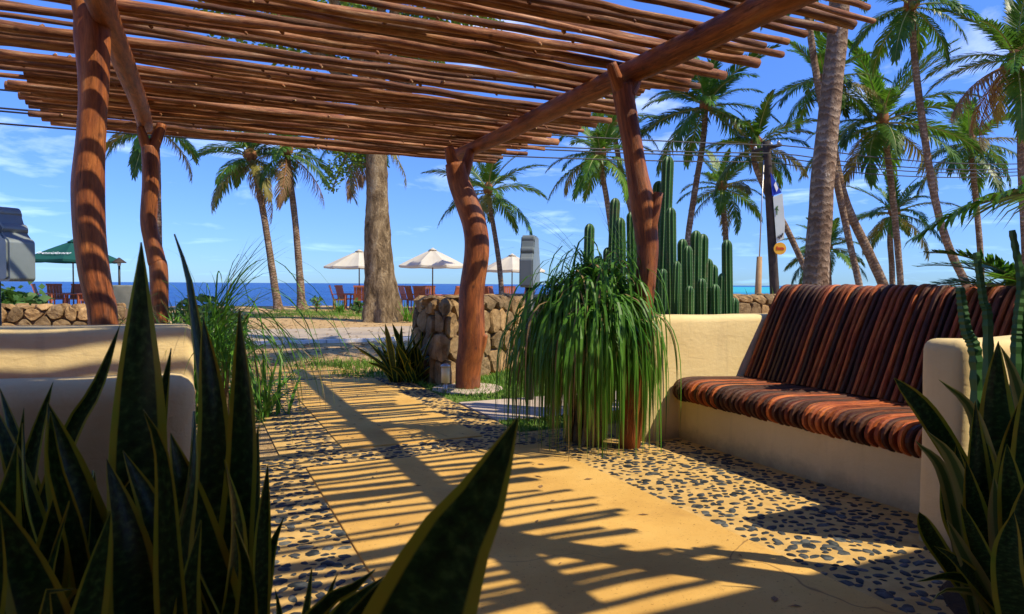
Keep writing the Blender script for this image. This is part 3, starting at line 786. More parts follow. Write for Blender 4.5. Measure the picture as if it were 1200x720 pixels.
for u0,sd in ((3.03,5),(-0.45,6)):                  # the pair nearest the viewer
    a = UD(u0,1.25); mb = MB()
    mb.tube(catmull([(a.x,a.y,-0.1),(a.x+0.04,a.y,0.9),(a.x-0.05,a.y+0.02,1.8),(a.x+0.02,a.y,2.80)],30),lerplist([0.12,0.10,0.10,0.095],30),16,0.16,sd,wfreq=1.6)
    for e in (-1,1):
        c = Vector((a.x+0.02,a.y,2.66)); mb.tube([c,c+UD(e*0.09,0,0.12),c+UD(e*0.13,0,0.26)],[0.07,0.06,0.04],10)
    mb.build('post', M['post_wood'], perg)
for u0,d0,d1,sd,rr in ((3.03,0.5,8.35,1.0,0.088),(-0.45,0.5,8.1,2.0,0.080)):
    n = 60; pts = []
    for i in range(n+1):
        d = d0+(d1-d0)*i/n
        pts.append(UD(u0+0.05*noise.noise(Vector((d*0.35,sd*9,0))),d,BZ+0.03*noise.noise(Vector((d*0.4,sd*5,4)))))
    mb = MB(); mb.cap = 1; mb.tube(pts,[rr*(1.08-0.16*i/n) for i in range(n+1)],14,0.12,sd,wfreq=1.2); mb.build('beam',[M['post_wood'],M['cut_wood']],perg)
pr = random.Random(42); d = 0.42; i = 0
while d < 9.0:
    r = pr.uniform(0.020,0.037); n = 56; u0 = -1.42+pr.uniform(-0.16,0.16); u1 = 3.88+pr.uniform(-0.28,0.22)
    sk = pr.uniform(-0.09,0.09); dz = pr.uniform(-0.004,0.02); flip = pr.random() < 0.5; sd = i*3.7
    pts = []; rad = []
    for k in range(n+1):
        t = k/n; u = u0+(u1-u0)*t
        z = BZ+0.086+r+dz+0.035*noise.noise(Vector((u*0.55,sd,2)))+0.010*noise.noise(Vector((u*2.2,sd,5)))
        pts.append(UD(u,d+sk*(t-0.5)+0.060*noise.noise(Vector((u*0.6,sd,8)))+0.022*noise.noise(Vector((u*2.5,sd,3))),z))
        tt = t if flip else 1-t
        rad.append(r*(0.82+0.3*tt)*(1+0.10*noise.noise(Vector((u*4,sd,1)))))
    mb = MB(); mb.cap = 1
    mb.tube(pts,rad,9,0.22,sd,wfreq=4.5)
    for _ in range(pr.randrange(3,9)):              # sawn-off twig knots
        k = pr.randrange(2,n-2); a = pr.uniform(0,6.28); q = UD(0,math.cos(a),math.sin(a))
        b = pts[k]; mb.tube([b,b+q*rad[k]*1.0,b+q*rad[k]*1.45+UD(0.012,0)],[rad[k]*0.55,rad[k]*0.5,rad[k]*0.32],6)
    mb.build('pole',[M['pole_wood'],M['cut_wood']],perg)
    d += pr.choice((0.078,0.092,0.105,0.12,0.135,0.16))*1.0; i += 1
# round concrete foot under the far post
a = G(548,457); mb = MB(); mb.tube([(a.x,a.y,-0.02),(a.x,a.y,0.02),(a.x,a.y,0.03)],[0.42,0.42,0.40],20); mb.build('footing', M['grey_slab'], perg, smooth=False)

# fallen leaflets and grit on the slabs
mb = MB(); gr = random.Random(12)
for i in range(150):
    u = gr.uniform(0.7,2.4); d_ = gr.uniform(1.2,9.0)
    if 4.6 < d_ < 5.15: continue
    p = UD(u if d_ < 4.6 else 1.0+(u-0.7)*0.62,d_,0.0215); a = gr.uniform(0,6.28); l = gr.choice((gr.uniform(0.004,0.01),gr.uniform(0.012,0.035))); w = l*gr.uniform(0.2,0.5); c,s_ = math.cos(a),math.sin(a)
    mb.add([(p.x-c*l,p.y-s_*l,p.z),(p.x+s_*w,p.y-c*w,p.z+0.003),(p.x+c*l,p.y+s_*l,p.z+0.001),(p.x-s_*w,p.y+c*w,p.z+0.004)],[(0,1,2,3)])
tag(mb.build('path_debris', bpy.data.materials['dry_leaf'], smooth=False),'dry leaf bits lying on the path slabs','leaf litter',kind='stuff')

# ================================================================== PALMS
def frond_mesh(name, seed, droop, nl, lr, sag, mats, width=0.0185, phi0=72, phi1=22, t0=0.14):
    r = random.Random(seed); mb = MB()
    n = 14; pts = []; p = Vector((0,0,0)); tw = r.uniform(-0.5,0.5)
    for i in range(n+1):
        t = i/n; pts.append(p.copy())
        a = -droop*t**1.4; b = tw*0.35*t
        p = p+Vector((math.cos(a)*math.cos(b),math.sin(b),math.sin(a)))/n
    mb.cm = 1; mb.tube(pts,[0.011*(1-0.9*i/n)+0.0012 for i in range(n+1)],5,caps=False); mb.cm = 0
    for k in range(nl):
        t = t0+(1-t0)*(k+0.5)/nl; f = t*n; i = min(int(f),n-1); q = pts[i].lerp(pts[i+1],f-i); T = (pts[i+1]-pts[i]).normalized()
        for sd in (-1,1):
            side = Vector((0,sd,0)); side = (side-T*side.dot(T)).normalized(); up = T.cross(side)*sd
            if up.z < 0: up = -up
            ph = R(phi0+(phi1-phi0)*t**0.8+r.uniform(-7,7)); L = lr*(0.45+0.55*math.sin(math.pi*min(1,0.12+t*0.95)))*r.uniform(0.8,1.08)
            if t > 0.9: L *= 0.75
            dr = T*math.cos(ph)+side*math.sin(ph)+up*r.uniform(0.05,0.3)
            dr.normalize(); w = width*r.uniform(0.8,1.2)*0.5; wd = dr.cross(up).normalized()
            s_ = sag*r.uniform(0.7,1.4)
            a = q+Vector((0,0,0.002)); m1 = a+dr*L*0.45-Vector((0,0,s_*L*0.10)); m2 = a+dr*L*0.78-Vector((0,0,s_*L*0.38)); e = a+dr*L*0.96-Vector((0,0,s_*L*0.80))
            mb.add([a-wd*w*0.5,a+wd*w*0.5,m1-wd*w,m1+wd*w,m2-wd*w*0.7,m2+wd*w*0.7,e],[(0,1,3,2),(2,3,5,4),(4,5,6)],[[(0,t)]*4,[(0,t)]*4,[(0,t)]*3])
    return mb.mesh(name, mats, smooth=False)
FR = {'up':[],'mid':[],'low':[],'old':[],'dry':[]}
for k in range(3):
    FR['up'].append(frond_mesh('frond',k,0.7,60,0.21,0.2,[M['frond'],M['rachis']]))
    FR['low'].append(frond_mesh('frond',20+k,1.0,60,0.22,0.7,[M['frond'],M['rachis']]))
for k in range(4): FR['mid'].append(frond_mesh('frond',10+k,0.85+0.12*k,62,0.22,0.45,[M['frond'],M['rachis']]))
for k in range(2):
    FR['old'].append(frond_mesh('frond',30+k,1.1,50,0.22,0.8,[M['frond_old'],M['rachis']]))
    FR['dry'].append(frond_mesh('frond',40+k,0.9,30,0.22,1.2,[M['frond_dry'],M['fibre']]))
def fronds(root, top, L, n, r, old=0.12, dry=0.0, spin=0.0, emax=80, emin=-38, bias=None):
    for i in range(n):
        t = i/(n-1) if n > 1 else 0.5
        el = emax+(emin-emax)*(t**0.85)+r.uniform(-8,8); az = spin+i*2.39996+r.uniform(-0.25,0.25)
        kind = 'up' if el > 42 else ('mid' if el > -5 else 'low')
        if el < 20 and r.random() < old*2: kind = 'old'
        if el < -10 and r.random() < dry: kind = 'dry'
        o = bpy.data.objects.new('frond', r.choice(FR[kind])); link(o, root)
        s = L*r.uniform(0.85,1.1)*(0.85 if el > 60 else 1.0)
        o.location = top-Vector(root.location)+Vector((0,0,-0.06*L*t)); o.rotation_euler = Euler((r.uniform(-0.3,0.3),-R(el),az),'XYZ'); o.scale = (s,s,s)
def palm(label, Y, px, rb, rt, flen, n, seed, old=0.12, dry=0.0, nuts=0, spin=None, emin=-38, emax=80, group='coconut palms along the shore', basex=None):
    r = random.Random(seed)
    pts = [P(x,y,Y) for x,y in px]
    g = pts[0]
    if g.z > 0.15:
        dx = (pts[0].x-pts[1].x)/(max(0.2,pts[1].z-pts[0].z))*g.z*0.7
        pts = [Vector((g.x+dx,Y,-0.08))]+pts
    else: pts[0].z = -0.08
    root = empty('palm_tree', (pts[0].x,pts[0].y,0), label, 'palm tree', group)
    m = 34; mb = MB(); rad = lerplist([rb*1.0,(rb*0.6+rt*0.4)*0.92,rt*1.05,rt,rt*0.95],m); rad[0] *= 1.5; rad[1] *= 1.25; rad[2] *= 1.1
    sp = catmull(pts,m)
    mb.tube(sp,[x*Y/FPX*(0.76 if Y > 15 else 0.92) for x in rad],12,0.10,seed,wfreq=2.0); mb.build('trunk', M['palm_bark'], root)
    top = sp[-1]; L = flen*Y/FPX
    mb = MB(); k = rt*Y/FPX
    mb.tube([top-Vector((0,0,0.10*L)),top-Vector((0,0,0.03*L)),top+Vector((0,0,0.06*L)),top+Vector((0,0,0.16*L))],[k*1.0,k*1.7,k*1.5,k*0.3],10,0.3,seed,wfreq=6); cf = mb.build('crown_fibre', M['fibre'], root)
    for i in range(nuts):
        a = r.uniform(0,6.28); c = top+Vector((math.cos(a)*k*2.1,math.sin(a)*k*2.1,-0.10*L+r.uniform(-0.08,0.05)*L)); s = 0.11
        mb = MB(); mb.tube([c+Vector((0,0,s)),c+Vector((0,0,s*0.75)),c,c-Vector((0,0,s*0.8)),c-Vector((0,0,s*1.15))],[0.02,s*0.6,s*0.92,s*0.6,0.02],8); under(mb.build('coconut', M['coconut'], root), cf)
    fronds(root, top, L*1.13, int(n*1.1), r, old*0.45, dry, r.uniform(0,6.28) if spin is None else spin, emin=emin*0.72, emax=emax)
    return root
palm('slim coconut palm on the sand with drooping yellowed fronds, leaning away from the big tree',31,[(327,363),(321,330),(312,270),(302,215),(293,182)],7,4.8,66,18,1,old=0.35,dry=0.35,emin=-62)
palm('slim straight coconut palm on the sand next to the leaning yellowed one',31,[(354,363),(351,320),(346,260),(340,210),(336,176)],7,4.6,62,18,2,old=0.3,dry=0.2,emin=-60)
palm('pale-trunked coconut palm rising behind the forked pergola post of the low stone wall',24,[(186,350),(186,310),(185,250),(184,190),(182,146)],6.5,5,66,18,3,emin=-50)
palm('coconut palm half hidden by the big tree, yellowing fronds hanging beside its trunk',33,[(440,370),(440,320),(439,260),(435,200),(430,158)],5,4,70,16,44,old=0.6,dry=0.15,emin=-70)
palm('small round-crowned coconut palm over the white umbrella terrace',29,[(588,347),(585,310),(579,270),(574,240),(572,222)],5,3.6,64,18,4,emin=-42)
palm('bushy coconut palm with two-toned crown directly behind the cactus clump',22,[(726,345),(720,300),(712,240),(706,205),(704,180)],6,4,66,20,5,old=0.15,emin=-50)
palm('coconut palm with crown half hidden behind the pole roof above the cactus clump',26,[(752,335),(742,260),(730,210),(722,170),(718,140)],5,4,70,16,15,emin=-40)
palm('tall coconut palm whose curved trunk rises between the cacti and the bannered pole',24,[(800,345),(806,280),(815,220),(824,165),(827,122)],5.5,4.5,82,20,6,old=0.15,dry=0.2,nuts=4,emin=-45)
palm('short coconut palm with compact crown behind the right cacti',27,[(853,345),(852,310),(850,270),(847,240),(846,218)],5,4,56,18,7,old=0.25,emin=-50)
palm('coconut palm with a strongly bent trunk crossing behind the bannered pole',23,[(955,340),(939,305),(920,265),(899,227),(884,190),(886,168)],5,4.5,66,18,8,old=0.2,nuts=3,emin=-40)
palm('stout ringed palm trunk standing just behind the red slatted bench',10.5,[(955,338),(960,270),(966,190),(974,110),(982,30),(988,-90),(994,-210),(998,-360)],18,12,230,16,9,group='palms behind the bench')
palm('coconut palm leaning inland with thick pale trunk behind the stout ringed trunk',24,[(1037,340),(1020,300),(992,240),(978,180),(970,110),(968,92)],9,6,66,18,10,old=0.15,emin=-40)
palm('tall thin coconut palm leaning far over, its crown above the pole ends',22,[(1008,340),(997,290),(985,235),(970,160),(957,90),(948,25),(944,-30)],5.5,5,70,16,11,emin=-40)
palm('big full-crowned coconut palm with upright centre fronds and slender trunk',25,[(1056,342),(1052,290),(1046,230),(1039,175),(1034,140)],5.5,4.5,92,24,12,old=0.2,emin=-45)
palm('very tall thin curved coconut palm with small high crown',20,[(1135,340),(1112,290),(1096,235),(1082,150),(1072,70),(1068,4)],7.5,5,80,18,13,old=0.1,nuts=3,emin=-45)
palm('coconut palm with straight grey trunk near the seaward end of the bench',28,[(1150,345),(1149,300),(1145,250),(1140,200),(1136,166)],5,4,68,20,14,old=0.2,emin=-48)
palm('dense coconut palm with hanging brown dead fronds',19,[(1204,345),(1202,280),(1198,200),(1196,130),(1192,68)],7,6,90,24,16,old=0.25,dry=0.75,nuts=3,emin=-75)
palm('low coconut palm with feathery crown behind the full-crowned one',30,[(1046,342),(1045,310),(1043,275),(1048,248)],4.5,4,56,18,17,old=0.2,emin=-42)
palm('low young palm peeking out behind the stout ringed trunk',30,[(972,342),(971,325),(970,305),(969,290)],4.5,4,52,16,18,old=0.2,emin=-42)

# ------------------------------------------------------------------ near palm beside the bench: one frond reaches over it
def near_palm():
    c = P(1335,230,4.9); root = empty('palm_tree',(c.x,c.y,0),'young palm beside the bench, one broad frond arching over the slats','palm tree')
    mb = MB(); mb.tube(catmull([(c.x,c.y,-0.05),(c.x-0.03,c.y,0.8),(c.x,c.y,c.z)],14),lerplist([0.16,0.10,0.08],14),12,0.15,77); mb.build('trunk',M['palm_bark'],root)
    A_ = frond_mesh('frond',51,0.72,58,0.27,0.45,[M['frond'],M['rachis']],width=0.026); r = random.Random(8)
    for az,el,s in ((187,6,1.78),(38,35,1.7),(10,30,1.9),(-35,40,1.8),(-70,50,1.7),(30,70,1.5),(-20,75,1.5),(240,-20,1.3)):
        o = bpy.data.objects.new('frond',A_); link(o,root); o.location = (0,0,c.z); o.rotation_euler = (0.25,-R(el),R(az)); o.scale = (s,s,s)
near_palm()
def cycad(px,py,Y,L,n,label,seed):
    c = P(px,py,Y); root = empty('cycad_plant',(c.x,c.y,0),label,'plant'); r = random.Random(seed)
    mb = MB(); mb.tube([(c.x,c.y,-0.05),(c.x,c.y,c.z*0.5),(c.x,c.y,c.z)],[0.13,0.12,0.09],10,0.3,3); mb.build('stem',M['fibre'],root)
    me = frond_mesh('frond',60+seed,0.75,50,0.24,0.05,[M['frond'],M['rachis']],width=0.024,phi0=62,phi1=30,t0=0.08)
    for i in range(n):
        o = bpy.data.objects.new('frond',me); link(o,root); o.location = (0,0,c.z); o.rotation_euler = (r.uniform(-0.2,0.2),-R(r.uniform(-4,42)),i*2.4); s = L*r.uniform(0.85,1.1); o.scale = (s,s,s)
cycad(1218,346,4.75,0.80,30,'low spiky cycad growing behind the bench back',1)

# ================================================================== BIG TREE
def leaf_cloud(mb, blobs, n, size, r, flat=0.5):
    tot = sum(b[1]**2 for b in blobs)
    for c,rad,sq in blobs:
        for i in range(int(n*rad**2/tot)):
            v = Vector((r.gauss(0,1),r.gauss(0,1),r.gauss(0,1))).normalized()*rad*(r.random()**0.45)
            p = Vector(c)+Vector((v.x,v.y,v.z*sq)); s = size*r.uniform(0.6,1.3)
            a = Vector((r.gauss(0,1),r.gauss(0,1),r.gauss(0,0.6)-0.3)).normalized(); b = a.cross(Vector((r.gauss(0,1),r.gauss(0,1),r.gauss(0,1)))).normalized()*0.33
            mb.add([p,p+a*s*0.5+b*s,p+a*s,p+a*s*0.5-b*s],[(0,1,2,3)])
def big_tree():
    Y = 23.0; r = random.Random(77)
    root = empty('shade_tree',(P(448,378,Y).x,Y,0),'massive broad tree trunk with mottled bark standing on the sandy verge','tree')
    px = [(449,380,26),(447,366,22),(446,345,19.5),(444,310,17),(442,270,14.5),(442,235,12.5),(441,190,12.5),(440,120,12.0),(438,60,11.5)]
    pts = [P(x,y,Y) for x,y,_ in px]; pts[0].z = -0.15
    mb = MB(); sp = catmull(pts,60); rad = lerplist([w*Y/FPX for *_,w in px],60)
    n = 28; vv = []; ff = []; uu = []
    for i,(c,q) in enumerate(zip(sp,rad)):
        fl = max(0,1-c.z/1.6)
        for k in range(n):
            a = 2*math.pi*k/n
            rr = q*(1+0.06*noise.noise(Vector((math.cos(a)*2,math.sin(a)*2,c.z*0.8)))+0.07*noise.noise(Vector((math.cos(a)*5,math.sin(a)*5,c.z*2.5)))+0.05*noise.noise(Vector((math.cos(a)*11,math.sin(a)*11,c.z*5)))+0.16*fl*math.sin(a*5+1)+0.10*fl*math.sin(a*8))
            vv.append((c.x+math.cos(a)*rr,c.y+math.sin(a)*rr,c.z))
    for i in range(60):
        for k in range(n): ff.append((i*n+k,i*n+(k+1)%n,(i+1)*n+(k+1)%n,(i+1)*n+k))
    mb.add(vv,ff); mb.build('trunk',M['tree_bark'],root)
    top = sp[-1]; blobs = []
    for i in range(9):
        a = i*0.7+r.uniform(-0.2,0.2); l = r.uniform(2.4,4.2); e = top+Vector((math.cos(a)*l,math.sin(a)*l,r.uniform(0.8,3.4))); b = sp[46+i]
        mb = MB(); mid = b.lerp(e,0.5)+Vector((0,0,0.5)); mb.tube(catmull([b,mid,e],12),lerplist([0.22,0.14,0.05],12),8,0.15,i); mb.build('limb',M['tree_bark'],root)
        blobs += [(e,r.uniform(1.1,1.7),0.75),(e+Vector((r.uniform(-1,1),r.uniform(-1,1),r.uniform(0.2,1.2))),r.uniform(0.9,1.4),0.8),(mid+Vector((0,0,0.8)),r.uniform(0.8,1.2),0.8)]
    # low drooping spray beside the trunk
    b = P(436,150,Y); e = P(402,192,Y); mb = MB(); mb.tube(catmull([b,b.lerp(e,0.5)+Vector((0,0,0.35)),e,P(388,225,Y)],12),lerplist([0.09,0.06,0.04,0.015],12),6); mb.build('limb',M['tree_bark'],root)
    low = [(P(398,196,Y),0.52,0.8),(P(412,182,Y),0.5,0.7),(P(388,212,Y),0.40,1.0),(P(424,188,Y),0.35,0.8),(P(404,176,Y),0.6,0.6)]
    mb = MB(); leaf_cloud(mb,blobs,15000,0.20,r); leaf_cloud(mb,low,1100,0.12,r); mb.build('crown',M['tree_leaf'],root,smooth=False)
big_tree()

# ================================================================== SNAKE PLANTS
def resample(pts, n):
    f = catmull(pts, 60); acc = [0.0]
    for a,b in zip(f[:-1],f[1:]): acc.append(acc[-1]+(b-a).length)
    out = []; j = 0
    for i in range(n+1):
        s = acc[-1]*i/n
        while j < 59 and acc[j+1] < s: j += 1
        k = (s-acc[j])/max(1e-9,acc[j+1]-acc[j]); out.append(f[j].lerp(f[j+1],k))
    return out
def snake_leaf(parent, base, mid, tip, W, nrm, seed, twist=0.0, curl=0.12, cut=False, name='leaf', mat='snake'):
    r = random.Random(seed); n = 22; mc = 8
    fr = []; bk = []; 
    pos = resample([base]+(list(mid) if isinstance(mid,list) else [mid])+[tip],n)
    vv = []; 
    for i in range(n+1):
        t = i/n; T = (pos[min(i+1,n)]-pos[max(i-1,0)]).normalized()
        nn = nrm-T*nrm.dot(T); nn.normalize(); wd = T.cross(nn)
        a = twist*(t-0.5); wd,nn = wd*math.cos(a)+nn*math.sin(a), nn*math.cos(a)-wd*math.sin(a)
        if t < 0.5: w = 0.55+0.45*math.sin(t/0.5*math.pi/2)
        else: w = 1-((t-0.5)/0.5)**(2.5 if not cut else 7)
        w = max(w,0.012)*W*0.5
        wv = 1+0.05*math.sin(t*13+seed)
        fr.append([pos[i]+wd*(w*x*wv)-nn*(curl*2*w*(1-x*x))+nn*(0.05*w*math.sin(t*17+seed+x*2)*abs(x)) for x in [-1+2*k/mc for k in range(mc+1)]])
        bk.append([p-nn*(0.0006+0.0032*(1-x*x)) for p,x in zip(fr[-1],[-1+2*k/mc for k in range(mc+1)])])
    mb = MB(); M1 = mc+1
    vv = [p for row in fr for p in row]+[p for row in bk for p in row]; o = (n+1)*M1; ff = []; uu = []
    for i in range(n):
        for k in range(mc):
            ff.append((i*M1+k,i*M1+k+1,(i+1)*M1+k+1,(i+1)*M1+k)); q = [(k/mc,i/n),((k+1)/mc,i/n),((k+1)/mc,(i+1)/n),(k/mc,(i+1)/n)]; uu.append(q)
            ff.append((o+i*M1+k,o+(i+1)*M1+k,o+(i+1)*M1+k+1,o+i*M1+k+1)); uu.append([q[0],q[3],q[2],q[1]])
    mb.add(vv,ff,uu); return mb.build(name,M[mat],parent)
def view_n(p, yaw=0.0, tilt=0.0):
    v = (CAMP-p); v.z = 0; v.normalize(); v = Matrix.Rotation(R(yaw),3,'Z')@v; v.z = tilt; return v.normalized()
def px_leaf(parent, tip, mid, low, wpx, Y, zsoil, yaw=0, dtip=0.0, seed=0, **k):
    """tip, mid, low are photo pixels; the leaf goes on straight from `low` to the soil at zsoil"""
    t = P(tip[0],tip[1],Y+dtip); b = P(low[0],low[1],Y); m_ = P(mid[0],mid[1],Y+dtip*0.45)
    if b.z > zsoil:
        ds = (b-t)/max(0.05,(t.z-b.z)); ext = b+ds*(b.z-zsoil)*0.8; ext.z = zsoil-0.03
        mm = [b,m_] if b.z-zsoil > 0.12 else m_
    else: ext = b; mm = m_
    snake_leaf(parent,ext,mm,t,1.06*wpx*Y/FPX,view_n(t,yaw),seed,**k)
PZ = 0.30
# raised planter holding the near clump
mb = MB(); px0,px1,py0,py1 = -1.95,-0.24,0.42,1.72
pl = empty('planter',((px0+px1)/2,(py0+py1)/2,0),'low cream plastered planter box under the near snake plants','planter')
for a,b in (((px0,py0,-0.02),(px1,py0+0.07,PZ)),((px0,py1-0.07,-0.02),(px1,py1,PZ)),((px0,py0+0.07,-0.02),(px0+0.07,py1-0.07,PZ)),((px1-0.07,py0+0.07,-0.02),(px1,py1-0.07,PZ))):
    mb = MB(); mb.box(a,b); mb.build('side',M['plaster'],pl,smooth=False)
mb = MB(); mb.box((px0+0.07,py0+0.07,-0.01),(px1-0.07,py1-0.07,PZ-0.035)); mb.build('soil',M['soil'],pl,smooth=False)
sp1 = empty('snake_plant',(-0.95,1.2,PZ-0.04),'tall clump of dark snake plant leaves with yellow margins in the planter','plant')
Ls = [ # tip, mid, low, width px, depth, yaw, dtip
 ((166,284),(163,500),(160,720),60,1.25,6,0.0),((205,274),(222,330),(236,420),24,1.45,35,0.0),
 ((238,372),(250,490),(252,640),46,1.30,12,0.02),((280,362),(283,520),(272,700),44,1.22,-22,0.0),
 ((141,380),(113,455),(70,540),22,1.5,-30,0.05),((201,408),(185,500),(170,620),26,1.45,20,0.0),
 ((125,538),(150,630),(165,760),62,1.08,18,0.03),((144,528),(185,620),(205,760),50,1.15,-15,0.0),
 ((200,508),(228,610),(262,760),62,1.12,-8,0.0),((56,472),(85,580),(125,720),66,1.2,4,0.0),
 ((-25,560),(20,650),(62,770),70,0.95,-12,0.0),((20,520),(0,640),(-20,760),60,1.05,20,0.0),
 ((62,448),(40,520),(20,620),24,1.5,-25,0.0),((28,478),(22,560),(30,660),18,1.45,20,0.0),((0,455),(20,520),(45,610),24,1.55,0,0.0),
 ((-10,470),(25,570),(60,700),34,1.4,10,0.0),((95,560),(85,640),(100,760),34,1.35,10,0.0),
 ((314,543),(308,630),(305,740),22,1.35,20,0.0),((333,606),(318,645),(304,720),20,1.4,-30,0.0),
 ((302,500),(297,590),(290,720),26,1.5,-50,0.0),((262,560),(270,640),(275,760),30,1.42,14,0.0),
 ((366,668),(362,695),(352,770),18,1.2,10,0.0),((396,672),(385,700),(372,770),16,1.22,-20,0.0),((322,690),(327,715),(330,770),16,1.2,0,0.0),
 ((90,690),(50,700),(30,790),36,0.85,0,0.03),((236,610),(222,690),(214,790),44,1.0,15,0.0),((185,600),(190,690),(200,800),30,1.3,10,0.0),
 ((0,600),(-10,690),(-30,800),50,0.9,0,0.0),((130,600),(110,690),(90,800),60,0.95,12,0.0),((70,560),(60,650),(40,780),50,1.1,-8,0.0)]
for i,(t,m_,l,w,Y,yw,dt) in enumerate(Ls): px_leaf(sp1,t,m_,l,w,Y,PZ-0.04,yw,dt,seed=100+i,twist=1.0*((i*37)%7/3.5-1),curl=0.10)
rl = random.Random(66)
for i in range(15):
    x = rl.uniform(-30,300); y = rl.uniform(470,640); ln = rl.uniform(-70,70); Yd = rl.uniform(0.95,1.55)
    px_leaf(sp1,(x,y),(x+ln*0.45+rl.uniform(-14,14),y+rl.uniform(60,110)),(x+ln,y+rl.uniform(170,260)),rl.uniform(26,46),Yd,PZ-0.04,rl.uniform(-60,60),rl.uniform(-0.1,0.1),seed=150+i,twist=rl.uniform(-2.2,2.2),curl=rl.uniform(0.05,0.2))
# curling young leaf
snake_leaf(sp1,P(60,790,1.0),P(92,700,1.0),P(128,722,1.0),0.035,Vector((0,-0.6,0.8)),7)
sp2 = empty('snake_plant',(-0.42,0.72,PZ-0.04),'single broad snake plant blade leaning over the path with two cut stubs','plant')
px_leaf(sp2,(607,490),(556,600),(490,735),158,0.66,PZ-0.04,-6,0.02,seed=301,twist=0.15,curl=0.08)
px_leaf(sp2,(462,668),(420,720),(380,800),60,0.72,PZ-0.04,15,0.0,seed=302,curl=0.2)
px_leaf(sp2,(440,668),(408,694),(350,740),22,0.95,PZ-0.04,10,0.0,seed=303,cut=True)
px_leaf(sp2,(450,676),(420,702),(372,752),22,0.93,PZ-0.04,-15,0.0,seed=304,cut=True)
# clump against the bench end
bx = P(1215,735,2.5); bx.z = 0
sp3 = empty('snake_plant',bx,'snake plant clump with pale variegated blades against the bench arm','plant')
mb = MB(); mb.tube([(bx.x+0.05,bx.y-0.05,-0.02),(bx.x+0.05,bx.y-0.05,0.03),(bx.x+0.05,bx.y-0.05,0.05)],[0.42,0.38,0.2],18,0.3,5); mb.build('soil',M['soil'],sp3)
Rs = [((1048,443),(1090,490),(1150,590),22,2.65,10,0.0,True),((1100,445),(1138,480),(1165,560),18,2.5,-20,0.0,False),((1170,400),(1168,470),(1175,600),38,2.5,5,0.0,False),
 ((1172,405),(1188,440),(1210,520),20,2.45,0,0,False),((1086,505),(1118,545),(1155,660),22,2.4,-25,0,False),((1072,516),(1108,560),(1135,690),17,2.45,20,0,False),
 ((1077,600),(1098,640),(1150,700),18,2.5,20,0,True),((1143,470),(1148,570),(1160,700),24,2.42,15,0,False),((1120,520),(1135,600),(1160,710),22,2.55,-15,0,False),
 ((1195,470),(1185,560),(1190,700),34,2.35,10,0,False),((1208,430),(1205,540),(1200,700),36,2.3,-10,0,False),((1165,560),(1175,640),(1195,720),26,2.3,20,0,False),
 ((1075,682),(1120,676),(1190,700),14,2.4,60,-0.1,False),((1092,708),(1130,692),(1190,712),12,2.35,50,-0.1,False),((1126,590),(1145,640),(1180,720),24,2.3,-30,0,False),
 ((1150,500),(1160,600),(1185,720),30,2.5,-10,0,False),((1110,610),(1135,660),(1180,730),20,2.3,25,0,False),((1180,520),(1190,620),(1205,730),32,2.2,0,0,False),((1205,560),(1200,640),(1210,730),36,2.15,15,0,False),
 ((1102,560),(1120,620),(1165,715),20,2.6,-10,0,False),((1132,540),(1150,630),(1175,720),26,2.35,30,0,False),((1095,640),(1130,665),(1190,720),18,2.3,35,0,False),((1160,450),(1166,560),(1180,710),28,2.6,-20,0,False),((1188,600),(1180,660),(1190,730),34,2.1,-15,0,False)]
for i,(t,m_,l,w,Y,yw,dt,ct) in enumerate(Rs): px_leaf(sp3,t,m_,l,w*1.08,Y,0.02,yw,dt,seed=400+i,twist=0.8*((i*29)%7/3.5-1),cut=ct,mat='snake_pale' if i in (1,3,4,5,11,13,16) else 'snake')
def spiky_stem(parent,pxs,Y,rpx,seed):
    pts = [P(x,y,Y) for x,y in pxs]; b = pts[0]; pts = [Vector((b.x+0.02,b.y,0.0))]+pts
    n = 40; sp = catmull(pts,n); mb = MB(); mb.tube(sp,[(rpx*(1.0-0.45*i/n))*Y/FPX*(1+0.22*(i%2)) for i in range(n+1)],5,0,seed); mb.build('stem',M['cactus'],parent,smooth=False)
sp4 = empty('spiny_shrub',P(1195,720,2.75)*1.0,'tall thin spiny green stems rising behind the variegated snake plant','plant'); sp4.location.z = 0
spiky_stem(sp4,[(1158,400),(1152,350),(1144,296)],2.75,6,1); spiky_stem(sp4,[(1145,440),(1132,385),(1125,337)],2.8,8,2); spiky_stem(sp4,[(1190,440),(1192,380),(1196,330),(1186,270)],2.7,6,3); spiky_stem(sp4,[(1200,420),(1204,370),(1212,320)],2.7,6,4)
# clump at the foot of the stone wall
c = G(480,446); sp5 = empty('snake_plant',c,'small grey-green snake plant at the foot of the stone wall end','plant'); r = random.Random(9)
for i in range(60):
    a = r.uniform(2.0,6.6); el = R(r.uniform(28,86)); L = r.uniform(0.42,0.85); b = c+Vector((r.uniform(-0.2,0.18),r.uniform(-0.28,0.1),0)); dr = Vector((math.cos(a)*math.cos(el),math.sin(a)*math.cos(el),math.sin(el)))
    t = b+dr*L; t.z = max(t.z,0.1); snake_leaf(sp5,b,b.lerp(t,0.5)+Vector((0,0,0.05)),t,r.uniform(0.06,0.09),Vector((-dr.y,dr.x,0.3)).cross(dr),500+i,twist=r.uniform(-1,1))

